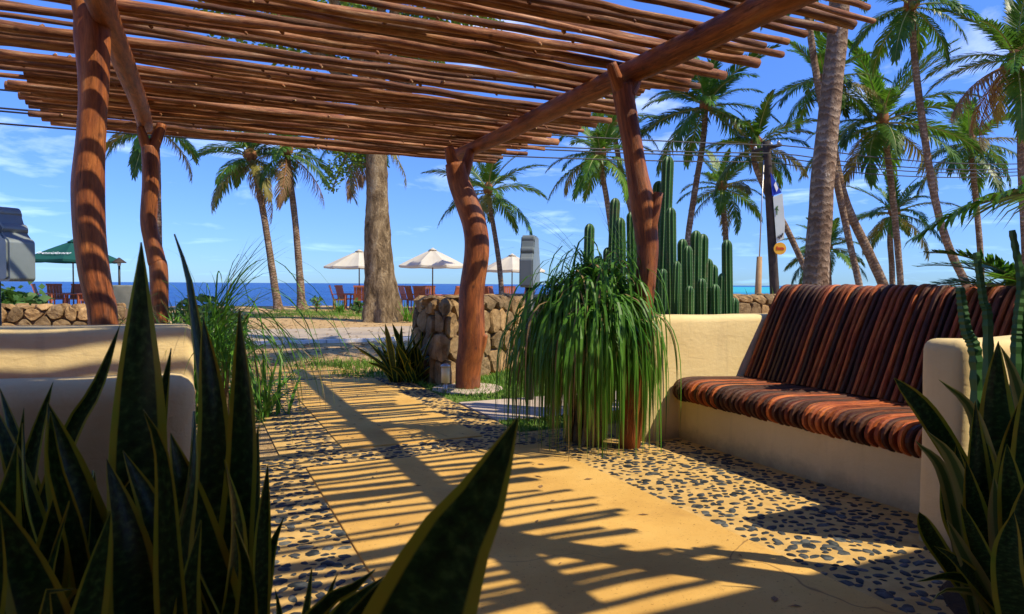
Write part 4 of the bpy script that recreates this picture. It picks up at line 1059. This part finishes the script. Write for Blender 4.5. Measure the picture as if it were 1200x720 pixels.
# ================================================================== GRASSY PLANTS
def blade(mb, p, dr, L, w, grav, n=9, r=rnd, zmin=0.02, dry=0.06):
    p = Vector(p); dr = Vector(dr).normalized(); side = dr.cross(Vector((0,0,1)))
    if side.length < 1e-3: side = Vector((1,0,0))
    side.normalize(); side = (side+Vector((r.gauss(0,0.5),r.gauss(0,0.5),0))).normalized()
    vv = []; ff = []; st = L/n
    for i in range(n+1):
        t = i/n; ww = w*0.5*(1-t**2.2)*(0.6+0.4*min(1,t*5))+0.0004
        vv += [p-side*ww,p+side*ww]
        if i < n: ff.append((2*i,2*i+1,2*i+3,2*i+2))
        dr = (dr+Vector((r.gauss(0,0.03),r.gauss(0,0.03),-grav*st*(0.35+1.3*t)))).normalized(); p = p+dr*st
        if p.z < zmin: p.z = zmin
    mb.cm = 1 if dry and r.random() < dry else 0; mb.add(vv,ff,[[(0,i/n)]*4 for i in range(n)]); mb.cm = 0
def ponytail(name, c, heads, n, L, w, grav, label, seed, stems=True, extra=None):
    r = random.Random(seed); root = empty(name,(c.x,c.y,0),label,'plant')
    if stems:
        for hx,hy,hz in heads:
            e = c+Vector((hx,hy,hz)); mb = MB(); mb.tube(catmull([(c.x+hx*0.5,c.y+hy*0.5,-0.03),c.lerp(e,0.5)+Vector((0.03,0,0)),e],10),lerplist([0.035,0.028,0.024],10),8,0.2,seed); mb.build('stem',M['tree_bark'],root)
    mb = MB()
    for k,(hx,hy,hz) in enumerate(heads):
        e = c+Vector((hx,hy,hz))
        for i in range(n//len(heads)):
            a = r.uniform(0,6.28); el = R(r.choice((r.uniform(25,70),r.uniform(50,88))))
            dr = Vector((math.cos(a)*math.cos(el),math.sin(a)*math.cos(el),math.sin(el)))
            blade(mb,e+Vector((r.gauss(0,0.04),r.gauss(0,0.04),r.uniform(-0.18,0.03))),dr,L*r.choice((r.uniform(0.35,0.8),r.uniform(0.75,1.15))),w*r.uniform(0.5,1.25),grav*r.uniform(0.75,1.5),11,r)
    if extra: extra(mb,r)
    o = mb.build('foliage',[M['blade'],M['blade_dry']],root,smooth=False); o['kind'] = 'stuff'
    return root
c = G(686,520); c.z = 0
def spikes(mb,r):
    for i in range(26):
        b = P(r.uniform(715,760),r.uniform(330,345),c.y+0.1); t = P(r.uniform(690,765),r.uniform(215,270),c.y+0.1); blade(mb,b,t-b,(t-b).length,0.007,0.25,8,r)
    for i in range(10):
        b = P(690,320,c.y); t = P(r.uniform(600,650),r.uniform(280,330),c.y-0.1); blade(mb,b,t-b+Vector((0,0,0.4)),0.9,0.004,1.6,10,r)
ponytail('ponytail_plant',c,[(0.02,0.02,1.27),(-0.14,-0.05,1.13),(0.13,-0.08,1.16),(-0.02,-0.2,1.02),(-0.26,0.1,0.90),(0.20,-0.02,1.14),(0.08,-0.25,1.04),(0.18,-0.2,0.98)],1700,1.18,0.020,10.5,'big mop of long drooping green grassy leaves beside the far bench arm',31,extra=spikes)
c2 = UD(0.12,5.05)
def arcs(mb,r):
    for i in range(24):
        b = P(r.uniform(238,262),r.uniform(372,400),c2.y-0.1); blade(mb,b,(r.uniform(0.35,1.0),r.uniform(-0.6,0.1),r.uniform(0.5,1.5)),r.uniform(0.9,1.65),0.012,r.uniform(2.2,3.8),14,r)
    for i in range(18):
        b = P(r.uniform(235,255),r.uniform(365,385),c2.y); t = P(r.uniform(285,350),r.uniform(262,300),c2.y); blade(mb,b,t-b+Vector((0,0,0.25)),(t-b).length*r.uniform(0.7,1.15),0.010,0.9,10,r)
ponytail('ponytail_plant',c2,[(0.0,0.0,0.80),(0.12,-0.1,0.72),(-0.10,0.08,0.74)],210,1.05,0.011,4.0,'thin drooping grassy plant spilling over the pebbled path edge',32,extra=arcs)
def strappy(name,c,n,L,w,label,seed,elmin=35,grav=1.5):
    r = random.Random(seed); root = empty(name,(c.x,c.y,0),label,'plant'); mb = MB()
    for i in range(n):
        a = r.uniform(0,6.28); el = R(r.uniform(elmin,86)); blade(mb,c+Vector((r.gauss(0,0.1),r.gauss(0,0.1),0)),(math.cos(a)*math.cos(el),math.sin(a)*math.cos(el),math.sin(el)),L*r.uniform(0.6,1.1),w*r.uniform(0.7,1.2),grav,8,r)
    o = mb.build('foliage',[M['blade'],M['blade_dry']],root,smooth=False); o['kind'] = 'stuff'
strappy('spider_lily',P(222,420,6.0).xy.to_3d(),90,1.25,0.04,'broad strappy green lily clump behind the bench arm by the grassy plant',1,50,0.9)
strappy('spider_lily',P(205,420,7.2).xy.to_3d(),70,1.1,0.045,'strappy green lily clump beside the round-leaved shrub',2,50,0.9)
strappy('spider_lily',P(300,420,6.3).xy.to_3d(),60,0.8,0.03,'low strappy lily clump at the far edge of the pebble border',3,35,1.3)
def shrub(name,c,rad,h,n,leaf,label,seed,mat='broad'):
    r = random.Random(seed); root = empty(name,(c.x,c.y,0),label,'shrub')
    for i in range(6):
        a = i*1.05; e = c+Vector((math.cos(a)*rad*0.5,math.sin(a)*rad*0.5,h*0.8)); mb = MB(); mb.tube([c,c.lerp(e,0.5)+Vector((0,0,0.1*h)),e],[0.02,0.015,0.006],6); mb.build('stem',M['tree_bark'],root)
    mb = MB(); bl = [(c+Vector((r.uniform(-0.6,0.6)*rad,r.uniform(-0.6,0.6)*rad,h*r.uniform(0.35,0.9))),rad*r.uniform(0.35,0.6),0.8) for _ in range(9)]
    leaf_cloud(mb,bl,n,leaf,r); mb.build('crown',M[mat],root,smooth=False)
shrub('shrub',P(262,420,7.4).xy.to_3d(),0.50,1.12,800,0.085,'round-leaved green shrub next to the thin grassy plant',1)
shrub('shrub',P(240,420,9.0).xy.to_3d(),0.6,1.0,700,0.09,'round-leaved green shrub behind the strappy lilies',2)
shrub('shrub',P(10,420,14.2).xy.to_3d(),0.75,1.15,500,0.22,'large-leaved green plant at the far end of the low stone wall',3)
shrub('shrub',P(-30,420,13.4).xy.to_3d(),0.75,1.2,500,0.22,'large-leaved green plant beneath the big grey lobed sign',4)
shrub('shrub',P(420,377,27).xy.to_3d(),0.3,0.55,160,0.16,'tiny green shrub on the sand between slim palm and big tree',5)
shrub('shrub',P(371,377,29).xy.to_3d(),0.25,0.75,120,0.13,'thin sapling standing on the sand beside the slim palm',6)
for k,(x,Y) in enumerate(((480,22.5),(398,28.5),(560,24),(650,26),(690,24),(905,17.5),(930,19),(878,18.5))):
    strappy('verge_plant',P(x,377,Y).xy.to_3d(),36,0.75 if Y > 20 else 1.25,0.05,('leafy tuft growing '+('right behind the big tree','under the first white umbrella','behind the stone wall beside the log post','behind the stone wall near the third white umbrella','behind the drooping mop plant','at the foot of the bannered pole','behind the stout ringed palm','beside the tan guy post')[k]),10+k,40,1.2)

# ================================================================== CACTUS CLUMP
c = UD(4.0,5.25); cac = empty('cactus_clump',c,'clump of tall ribbed dark green columnar cacti behind the bench arm','cactus')
r = random.Random(4)
cols = [(691,262,6.0,5.2),(701,300,5.9,5),(721,232,6.2,5.2),(727,255,6.0,5),(740,248,6.3,5),(712,290,6.2,4.5),(772,212,6.4,5.6),(783,183,6.3,6),(786,243,6.1,5.4),(777,315,6.0,4.6),(793,306,6.0,4.6),(800,280,6.3,5.4),(806,288,6.1,5),(808,335,5.9,4.4),
        (816,270,6.3,5.6),(824,274,6.4,5.6),(822,326,6.1,5),(830,303,6.5,5),(838,333,6.4,5),(852,281,6.6,5.4),(847,320,6.6,4.6),(861,349,6.6,4.6),(812,300,6.8,5),(836,310,6.9,4.6)]
for k,(x,y,Y,w) in enumerate(cols):
    t = P(x,y,Y); H = t.z; rad = 1.18*w*Y/FPX; n = 18; ns = 26; lean = Vector((r.uniform(-0.012,0.012),r.uniform(-0.01,0.01),0))
    vv = []; ff = []; uu = []
    for i in range(ns+1):
        s = i/ns; z = -0.05+(H+0.05-rad*1.3)*min(1,s/0.62)+rad*1.3*math.sin(max(0,(s-0.62)/0.38)*math.pi/2); dome = 1.0
        hz = H-z
        if hz < rad*1.3: dome = math.sqrt(max(0.0,1-(1-hz/(rad*1.3))**2))
        rr = rad*max(dome,0.04)*(1+0.07*noise.noise(Vector((k*3.1,0,z*1.6))))
        for q in range(n):
            a = 2*math.pi*q/n; k2 = 1.0 if q%2 == 0 else 0.74
            vv.append((t.x+lean.x*(H-z)*3+math.cos(a)*rr*k2,Y+math.sin(a)*rr*k2,z))
    for i in range(ns):
        for q in range(n):
            q2 = (q+1)%n; ff.append((i*n+q,i*n+q2,(i+1)*n+q2,(i+1)*n+q)); e = lambda j: 1.0 if j%2 == 0 else 0.0
            uu.append([(e(q),0),(e(q2),0),(e(q2),1),(e(q),1)])
    mb = MB(); mb.add(vv,ff,uu); mb.add([vv[ns*n+q] for q in range(n)],[tuple(range(n))]); mb.build('stem',M['cactus'],cac,smooth=False)

# ================================================================== TERRACE FURNITURE
def make_chair():
    root = empty('terrace_chair',(0,0,0))
    w = 0.27; mt = M['chair_wood']
    mb = MB(); mb.box((-w,-0.26,0.40),(w,0.24,0.45)); mb.build('seat',mt,root,smooth=False)
    mb = MB()
    for k in range(5):
        x0 = -w+0.02+k*0.104; vv = [(x0,0.20,0.45),(x0+0.094,0.20,0.45),(x0+0.094,0.235,0.45),(x0,0.235,0.45),(x0,0.36,1.0),(x0+0.094,0.36,1.0),(x0+0.094,0.395,1.0),(x0,0.395,1.0)]
        mb.add(vv,[(0,3,2,1),(4,5,6,7),(0,1,5,4),(1,2,6,5),(2,3,7,6),(3,0,4,7)])
    mb.box((-w-0.01,0.355,0.96),(w+0.01,0.40,1.03)); mb.build('backrest',mt,root,smooth=False)
    for sx in (-1,1):
        for sy in (-0.24,0.20):
            mb = MB(); mb.tube([(sx*w,sy,0),(sx*w,sy,0.45 if sy > 0 else 0.64)],0.028,6); mb.build('leg',mt,root,smooth=False)
        mb = MB(); mb.box((sx*w-0.035,-0.27,0.64),(sx*w+0.035,0.26,0.67)); mb.build('armrest',mt,root,smooth=False)
    return root
def make_table():
    root = empty('terrace_table',(0,0,0)); mt = M['chair_wood']
    mb = MB(); mb.tube([(0,0,0.69),(0,0,0.71),(0,0,0.735)],[0.58,0.60,0.59],24); mb.build('table_top',mt,root,smooth=False)
    for k in range(4):
        a = k*math.pi/2+0.78; mb = MB(); mb.tube([(math.cos(a)*0.42,math.sin(a)*0.42,0),(math.cos(a)*0.36,math.sin(a)*0.36,0.69)],0.035,6); mb.build('leg',mt,root,smooth=False)
    mb = MB(); mb.tube([(0,0,0.16),(0,0,0.20)],[0.40,0.40],12); mb.build('brace',mt,root,smooth=False)
    return root
def make_umbrella(rad, mat):
    root = empty('sun_umbrella',(0,0,0))
    mb = MB(); mb.tube([(0,0,0),(0,0,2.9)],0.03,8); mb.build('pole',M['brown_pole'],root)
    mb = MB(); n = 8; m_ = 6; sub = 4; vv = []; ff = []
    zt,ze = 2.92,2.12
    N = n*sub
    for i in range(m_+1):
        t = i/m_
        for k in range(N):
            a = 2*math.pi*k/N+0.2; f = (k%sub)/sub; sagk = math.sin(math.pi*f)
            rr = rad*t*(1-0.055*sagk*t-(1/ math.cos(math.pi/n)-1)*0)* (math.cos(math.pi/n)/math.cos((f-0.5)*2*math.pi/n) if True else 1)
            z = zt-(zt-ze)*t**1.08-0.045*sagk*t*(1-t)*4*0.6-0.03*sagk*t
            vv.append((math.cos(a)*rr,math.sin(a)*rr,z))
    for i in range(m_):
        for k in range(N): ff.append((i*N+k,(i+1)*N+k,(i+1)*N+(k+1)%N,i*N+(k+1)%N))
    b = len(vv)
    for k in range(N):
        v = vv[m_*N+k]; vv.append((v[0]*0.995,v[1]*0.995,v[2]-0.09))
    for k in range(N): ff.append((m_*N+k,b+k,b+(k+1)%N,m_*N+(k+1)%N))
    mb.add(vv,ff); cn = mb.build('canopy',mat,root,smooth=False)
    mb = MB(); mb.tube([(0,0,2.86),(0,0,2.93),(0,0,2.99)],[0.24,0.10,0.015],16); under(mb.build('cap',mat,root),cn)
    for k in range(n):
        a = 2*math.pi*k/n+0.2; mb = MB(); mb.tube([(0.03*math.cos(a),0.03*math.sin(a),2.80),(rad*0.95*math.cos(a),rad*0.95*math.sin(a),2.09)],0.012,5); rb = mb.build('rib',M['brown_pole'],root)
        mb = MB(); mb.tube([(0.03*math.cos(a),0.03*math.sin(a),2.12),(rad*0.5*math.cos(a),rad*0.5*math.sin(a),2.44)],0.010,5); under(mb.build('strut',M['brown_pole'],root),rb)
    return root
def place(o,px,Y,rz=0,s=1.0,z=0.0):
    p = P(px,335,Y); o.location = (p.x,Y,z); o.rotation_euler = (0,0,rz); o.scale = (s,s,s); return o
umb = make_umbrella(1.72,M['canvas'])
spots = [(421,33,'white canvas umbrella partly hidden by the big tree trunk',0.97),(507,33,'white canvas umbrella rising over the end of the stone wall',1.0),(600,32,'white canvas umbrella with shaded panels beside the narrow grey sign',0.90)]
for i,(x,Y,l,s) in enumerate(spots):
    o = umb if i == 0 else copy_tree(umb); place(o,x,Y,0.3*i,s); tag(o,l,'umbrella','white umbrellas on the terrace')
gu = make_umbrella(1.80,M['green_canvas']); place(gu,86,29.5,0.18,1.03); tag(gu,'dark green canvas umbrella with white script lettering behind the low wall','umbrella')
# lettering on the green canopy
cu = bpy.data.curves.new('lettering','FONT'); cu.body = 'Presidente'; cu.size = 0.40; cu.shear = 0.35; cu.align_x = 'CENTER'
to = bpy.data.objects.new('lettering_source',cu); COL.objects.link(to)
dg = bpy.context.evaluated_depsgraph_get(); me = bpy.data.meshes.new_from_object(to.evaluated_get(dg)); bpy.data.objects.remove(to)
me.materials.clear(); me.materials.append(M['white'])
lt = bpy.data.objects.new('lettering',me); link(lt,[ch for ch in gu.children if ch.name.startswith('canopy')][0])
LT = lt
chair = make_chair(); table = make_table()
first = [True,True]
def chair_at(px,Y,rz,label,group):
    o = chair if first[0] else copy_tree(chair); first[0] = False; place(o,px,Y,rz,1.12); tag(o,label,'chair',group)
def table_at(px,Y,label):
    o = table if first[1] else copy_tree(table); first[1] = False; place(o,px,Y,rnd.random()); tag(o,label,'table','round wooden terrace tables')
table_at(420,33,'round reddish wooden table partly behind the big tree trunk'); table_at(509,33,'round reddish wooden table behind the end of the stone wall'); table_at(597,32,'round reddish wooden table behind the log post and narrow sign'); table_at(86,29.5,'round reddish wooden table under the green umbrella')
g = 'reddish wooden terrace chairs'
for px,Y,rz in ((397,32.2,1.9),(405,33.9,1.2),(423,31.7,3.3),(433,33.4,-1.4)): chair_at(px,Y,rz,'reddish wooden chair at the table by the big tree trunk',g)
for px,Y,rz in ((479,33.6,1.3),(487,32.3,2.2),(495,31.8,2.9),(503,34.6,0.1),(529,32.6,-2.0),(546,33.2,-1.5)): chair_at(px,Y,rz,'reddish wooden chair at the table over the end of the stone wall',g)
for px,Y,rz in ((574,31.2,2.4),(580,33.2,0.9),(597,34,0.0),(615,31.2,-2.5),(640,32,-1.4),(644,33,-1.0)): chair_at(px,Y,rz,'reddish wooden chair at the table by the narrow sign',g)
for px,Y,rz in ((53,28.6,2.0),(86,30.8,0.1),(104,29.2,-1.5),(66,30.5,0.8)): chair_at(px,Y,rz,'reddish wooden chair at the table under the green umbrella',g)
# hat-shaped garden lamp
p = P(140,335,28); lm = empty('garden_lamp',(p.x,28,0),'dark garden lamp post with a small conical hat','lamp post')
zt = P(140,302,28).z
mb = MB(); mb.tube([(p.x,28,-0.05),(p.x,28,zt-0.2)],0.045,8); mb.build('post',M['black'],lm)
mb = MB(); mb.tube([(p.x,28,zt-0.22),(p.x,28,zt-0.19),(p.x,28,zt)],[0.27,0.26,0.02],12); ls = mb.build('lamp_shade',M['dark_pole'],lm)
mb = MB(); mb.tube([(p.x,28,zt-0.34),(p.x,28,zt-0.2)],[0.06,0.08],10); under(mb.build('bulb_housing',M['white'],lm),ls)
# small bollard light at the lawn edge
p = G(522,462); bl = empty('bollard_light',p,'small cream bollard light standing on the lawn by the curved post','light')
mb = MB(); mb.tube([(p.x,p.y,-0.02),(p.x,p.y,0.13)],0.022,10); mb.build('stake',M['steel'],bl)
mb = MB(); mb.tube([(p.x,p.y,0.13),(p.x,p.y,0.31)],0.048,14); mb.build('lens',M['lens'],bl)
mb = MB(); mb.tube([(p.x,p.y,0.31),(p.x,p.y,0.33),(p.x,p.y,0.345)],[0.058,0.056,0.03],14); mb.build('cap',M['steel'],bl)

# ------------------------------------------------------------------ lobed lit signs on posts
def lobed_sign(base, zb, H, W, T, rz, label):
    root = empty('lobed_sign',(base.x,base.y,0),label,'sign')
    half = []
    def arc(cx,cz,r,a0,a1,n=7):
        for i in range(n+1):
            a = R(a0+(a1-a0)*i/n); half.append((cx+r*math.cos(a),cz+r*math.sin(a)))
    half.append((0,0)); arc(0.46,0.05,0.05,-90,0); arc(0.44,0.50,0.07,0,80); arc(0.33,0.70,0.075,-40,85); arc(0.22,0.92,0.08,-20,90); half.append((0,1.0))
    out = [(x*W,z*H) for x,z in half]+[(-x*W,z*H) for x,z in reversed(half[1:-1])]
    def ext(pts,y0,y1,name,mat,bev):
        n = len(pts); mb = MB(); mx = Matrix.Rotation(rz,3,'Z')
        vv = [mx@Vector((x,y,z))+Vector((base.x,base.y,zb)) for y in (y0,y1) for x,z in pts]
        mb.add(vv,[tuple(range(n)),tuple(reversed(range(n,2*n)))]+[(i,n+i,n+(i+1)%n,(i+1)%n) for i in range(n)])
        o = mb.build(name,mat,root,smooth=False)
        return o
    sc = ext(out,-T/2,T/2,'sign_case',M['sign_grey'],0)
    inn = [(x*0.94,z*0.94+0.03*H) for x,z in out]
    under(ext(inn,-T/2-0.012,-T/2+0.004,'front_panel',M['sign_grey'],0),sc); under(ext(inn,T/2-0.004,T/2+0.012,'back_panel',M['sign_grey'],0),sc)
    mb = MB(); mb.tube([(base.x,base.y,-0.05),(base.x,base.y,zb+0.05)],0.05,12); mb.build('post',M['black'],root)
c = P(621,335,7.3); lobed_sign(Vector((c.x,7.3,0)),P(621,337,7.3).z,60*7.3/FPX,0.55,0.12,R(80),'narrow grey lobed metal sign on a black post behind the mop plant')
c = P(-9,335,4.9); lobed_sign(Vector((c.x,4.9,0)),P(2,330,4.9).z,86*4.9/FPX,0.66,0.17,R(-22),'big grey lobed metal sign box near the low stone wall')

# ------------------------------------------------------------------ utility pole, banner, cables
YP = 19.0; top = P(898,166,YP); bot = P(908,345,YP); bot = bot+(bot-top)*(bot.z/(top.z-bot.z)); 
up = empty('utility_pole',(bot.x,bot.y,0),'dark leaning utility pole carrying a blue and white banner','utility pole')
def uax(t): return bot.lerp(top,t)
mb = MB(); mb.tube([uax(i/12) for i in range(13)],[0.135-0.03*i/12 for i in range(13)],12,0.06,3); mb.build('shaft',M['dark_pole'],up)
U3 = UD(1,0)
mb = MB(); q = uax(0.965); mb.tube([q-UD(0,0.5)+Vector((0,0,0)),q+UD(0,0.5)],0.05,6); ca = mb.build('crossarm',M['dark_pole'],up)
for e in (-0.42,-0.15,0.15,0.42):
    q2 = q+UD(0,e); mb = MB(); mb.tube([q2+Vector((0,0,0.03)),q2+Vector((0,0,0.09)),q2+Vector((0,0,0.13))],[0.035,0.05,0.02],8); under(mb.build('insulator',M['steel'],up),ca)
YB = YP-0.16
def flag(pxs,name,mat,Y=YB,th=0.015,parent=None):
    n = len(pxs); mb = MB(); a = [P(x,y,Y) for x,y in pxs]; b = [p+Vector((0,th,0)) for p in a]
    mb.add(a+b,[tuple(range(n)),tuple(reversed(range(n,2*n)))]+[(i,n+i,n+(i+1)%n,(i+1)%n) for i in range(n)]); return mb.build(name,mat,parent,smooth=False)
bn = empty('banner',P(903,285,YB),'hanging banner, blue triangle above a pale panel, tied to the utility pole','banner')
flag([(903,202),(916,226),(905,230)],'blue_pennant',M['blue_flag'],parent=bn)
flag([(906,231),(917,227),(920,262),(919,280),(910,284)],'pale_panel',M['pale_flag'],parent=bn)
flag([(907,217),(909,213),(912,221),(910,225)],'white_mark',M['white'],YB-0.02,0.01,bn)
for k,q in enumerate((((909,243),(912,241),(911,246)),((910,246),(911,246),(911,252),(910,252)),((908,246),(910,243),(913,247)))): flag(list(q),'palm_mark',M['broad'],YB-0.02,0.01,bn)
for k,q in enumerate((((911,279),(912,276),(913,279)),((913,280),(914,275),(915,276),(914,280)),((915,278),(917,273),(918,274),(916,279)))): flag(list(q),'dark_mark',M['dark_pole'],YB-0.02,0.01,bn)
dc = P(914,291.5,YB-0.05); mb = MB(); mb.tube([dc+Vector((0,0.012,0)),dc-Vector((0,0.012,0))],7.2*YB/FPX,24)
ds = mb.build('round_sign',M['orange'],smooth=False,origin=(dc.x,dc.y,dc.z)); tag(ds,'small round orange disc sign below the banner on the utility pole','sign')
for k,(x,h) in enumerate(((-3.6,4.2),(-1.6,3.0),(0.3,3.0),(2.2,3.2),(3.8,2.6))):
    mb = MB(); s = YB/FPX; mb.box((dc.x+x*s-0.7*s,dc.y-0.022,dc.z-1.6*s),(dc.x+x*s+0.7*s,dc.y-0.013,dc.z+(h-1.6)*s)); mb.build('letter_stroke',simple('red_ink',(0.5,0.05,0.01),(0.55,0.08,0.02),4,0.6,0) if k == 0 else bpy.data.materials['red_ink'],ds,smooth=False)
# guy post with a thin stay
Yg = 18.5; a = P(888,352,Yg); b = P(890,301,Yg); gp = empty('guy_post',(a.x,Yg,0),'tan wooden guy post with a thin stay wire beside the bannered pole','post')
mb = MB(); mb.tube([(a.x-0.05,Yg,-0.05),a,b],[0.10,0.09,0.07],10); mb.build('post',M['tan_pole'],gp)
mb = MB(); mb.tube([b,P(895,188,Yg+0.3)],0.018,5); mb.build('stay_wire',M['steel'],gp)
# overhead cables along the road
P0 = Vector((bot.x,bot.y,0))
def cable(y0,yp,y1,off,k):
    pole_top = P(900,yp,YP); hs = {}
    def at(s): return P0+UD(s,off)
    sL,sR = -17.6,11.9
    def zat(s,px_y): 
        q = at(s); x,_y,w = PROJ(q+Vector((0,0,4))); return P(x,px_y,q.y).z
    z0,zp,z1 = zat(sL,y0),zat(0,yp),zat(sR,y1)
    pts = []
    for i in range(81):
        s = -40+66*i/80
        if s <= 0:
            # parabola through the pole and (sL,z0), lowest near mid span
            a2 = ((z0-zp)/sL-((zp+0.0)-zp)/-38.0)/(sL+38.0) if True else 0
            z = zp+s*(s+38.0)*a2
        else: z = zp+(z1-zp)*s/sR-0.012*s*(sR-s)*0.5
        q = at(s); pts.append(Vector((q.x,q.y,z)))
    mb = MB(); mb.tube(pts,0.017,5); tag(mb.build('overhead_cable',M['black'],origin=tuple(pts[48])),'thin black overhead cable strung along the road past the utility pole','cable','overhead cables along the road')
for k,(a,b,c,o_) in enumerate(((105,171,191,-0.42),(127,180,197,-0.15),(131,184,201,0.15),(146,190,206,0.42))): cable(a,b,c,o_,k)
for s in (-38.5,25.5):
    q = P0+UD(s,0); mb = MB(); mb.tube([(q.x,q.y,-0.1),(q.x,q.y,6.9)],[0.14,0.1],10); tag(mb.build('utility_pole',M['dark_pole'],origin=(q.x,q.y,0)),'plain dark utility pole beyond the low stone wall' if s < 0 else 'plain dark utility pole beyond the palms','utility pole')

# lettering sits on the canopy panel that faces the path
def seat_lettering():
    n = 8; best = None
    cv = (CAMP-Vector(gu.location)); az = math.atan2(cv.y,cv.x)-gu.rotation_euler.z
    k = round((az-0.2-math.pi/n)/(2*math.pi/n)); a = 0.2+math.pi/n+k*2*math.pi/n
    a -= 2*math.pi/n
    rad = 1.80*math.cos(math.pi/n); t = 0.80; zc = 2.92-0.8*t**1.08
    slope = math.atan2(0.80*0.95,rad)
    outw = Vector((math.cos(a),math.sin(a),0)); nrm = (outw*math.sin(slope)+Vector((0,0,math.cos(slope)))).normalized()
    xax = Vector((-math.sin(a),math.cos(a),0)); yax = nrm.cross(xax).normalized()
    c = outw*rad*t+Vector((0,0,zc))+nrm*0.03
    LT.matrix_local = Matrix(((xax.x,yax.x,nrm.x,c.x),(xax.y,yax.y,nrm.y,c.y),(xax.z,yax.z,nrm.z,c.z),(0,0,0,1)))
    LT.scale = (0.85,0.85,0.85)
seat_lettering()

# ================================================================== SHADE HOUSE (unseen, added behind the viewer so its eave shades the near plants)
hs = empty('shade_house',UD(1.5,-4.0),'unseen cream house with a deep tiled eave, added to shade the near plants','house')
mb = MB()
for a,b in ((-6.0,0.6),(2.5,8.5)):
    mb.prism([UD(a,-3.4),UD(b,-3.4),UD(b,-3.1),UD(a,-3.1)],0,3.3)
mb.prism([UD(0.6,-3.4),UD(2.5,-3.4),UD(2.5,-3.1),UD(0.6,-3.1)],2.2,3.3)
mb.build('wall',M['plaster'],hs,smooth=False)
for ua,ub,de in ((-6.5,1.6,0.80),(1.6,9.0,0.10)):  # roof in two depths, the left eave reaching out to shade the near bench arm
  mb = MB(); zz_ = 3.2-(de-0.1)*0.34; pr_ = [(de,zz_),(de,zz_+0.1),(-6.0,5.37),(-6.0,5.27)]
  vv = [UD(ua+0.002,d,z) for d,z in pr_]+[UD(ub-0.002,d,z) for d,z in pr_]
  mb.add(vv,[(0,1,2,3),(7,6,5,4)]+[(i,4+i,4+(i+1)%4,(i+1)%4) for i in range(4)]); mb.build('roof',M['tile_roof'],hs,smooth=False)
for u in (-6.0,8.4):
    mb = MB(); q = UD(u,-0.3); mb.tube([(q.x,q.y,0),(q.x,q.y,3.25)],0.12,12); mb.build('eave_post',M['post_wood'],hs)

for u,de in ((-2.45,1.15),(5.3,0.9)):  # unseen side walls, added to darken the near plants and bench arms
    mb = MB(); mb.prism([UD(u-0.1,-3.1),UD(u+0.1,-3.1),UD(u+0.1,de),UD(u-0.1,de)],0,2.85); mb.build('shade_wall',M['plaster'],hs,smooth=False)
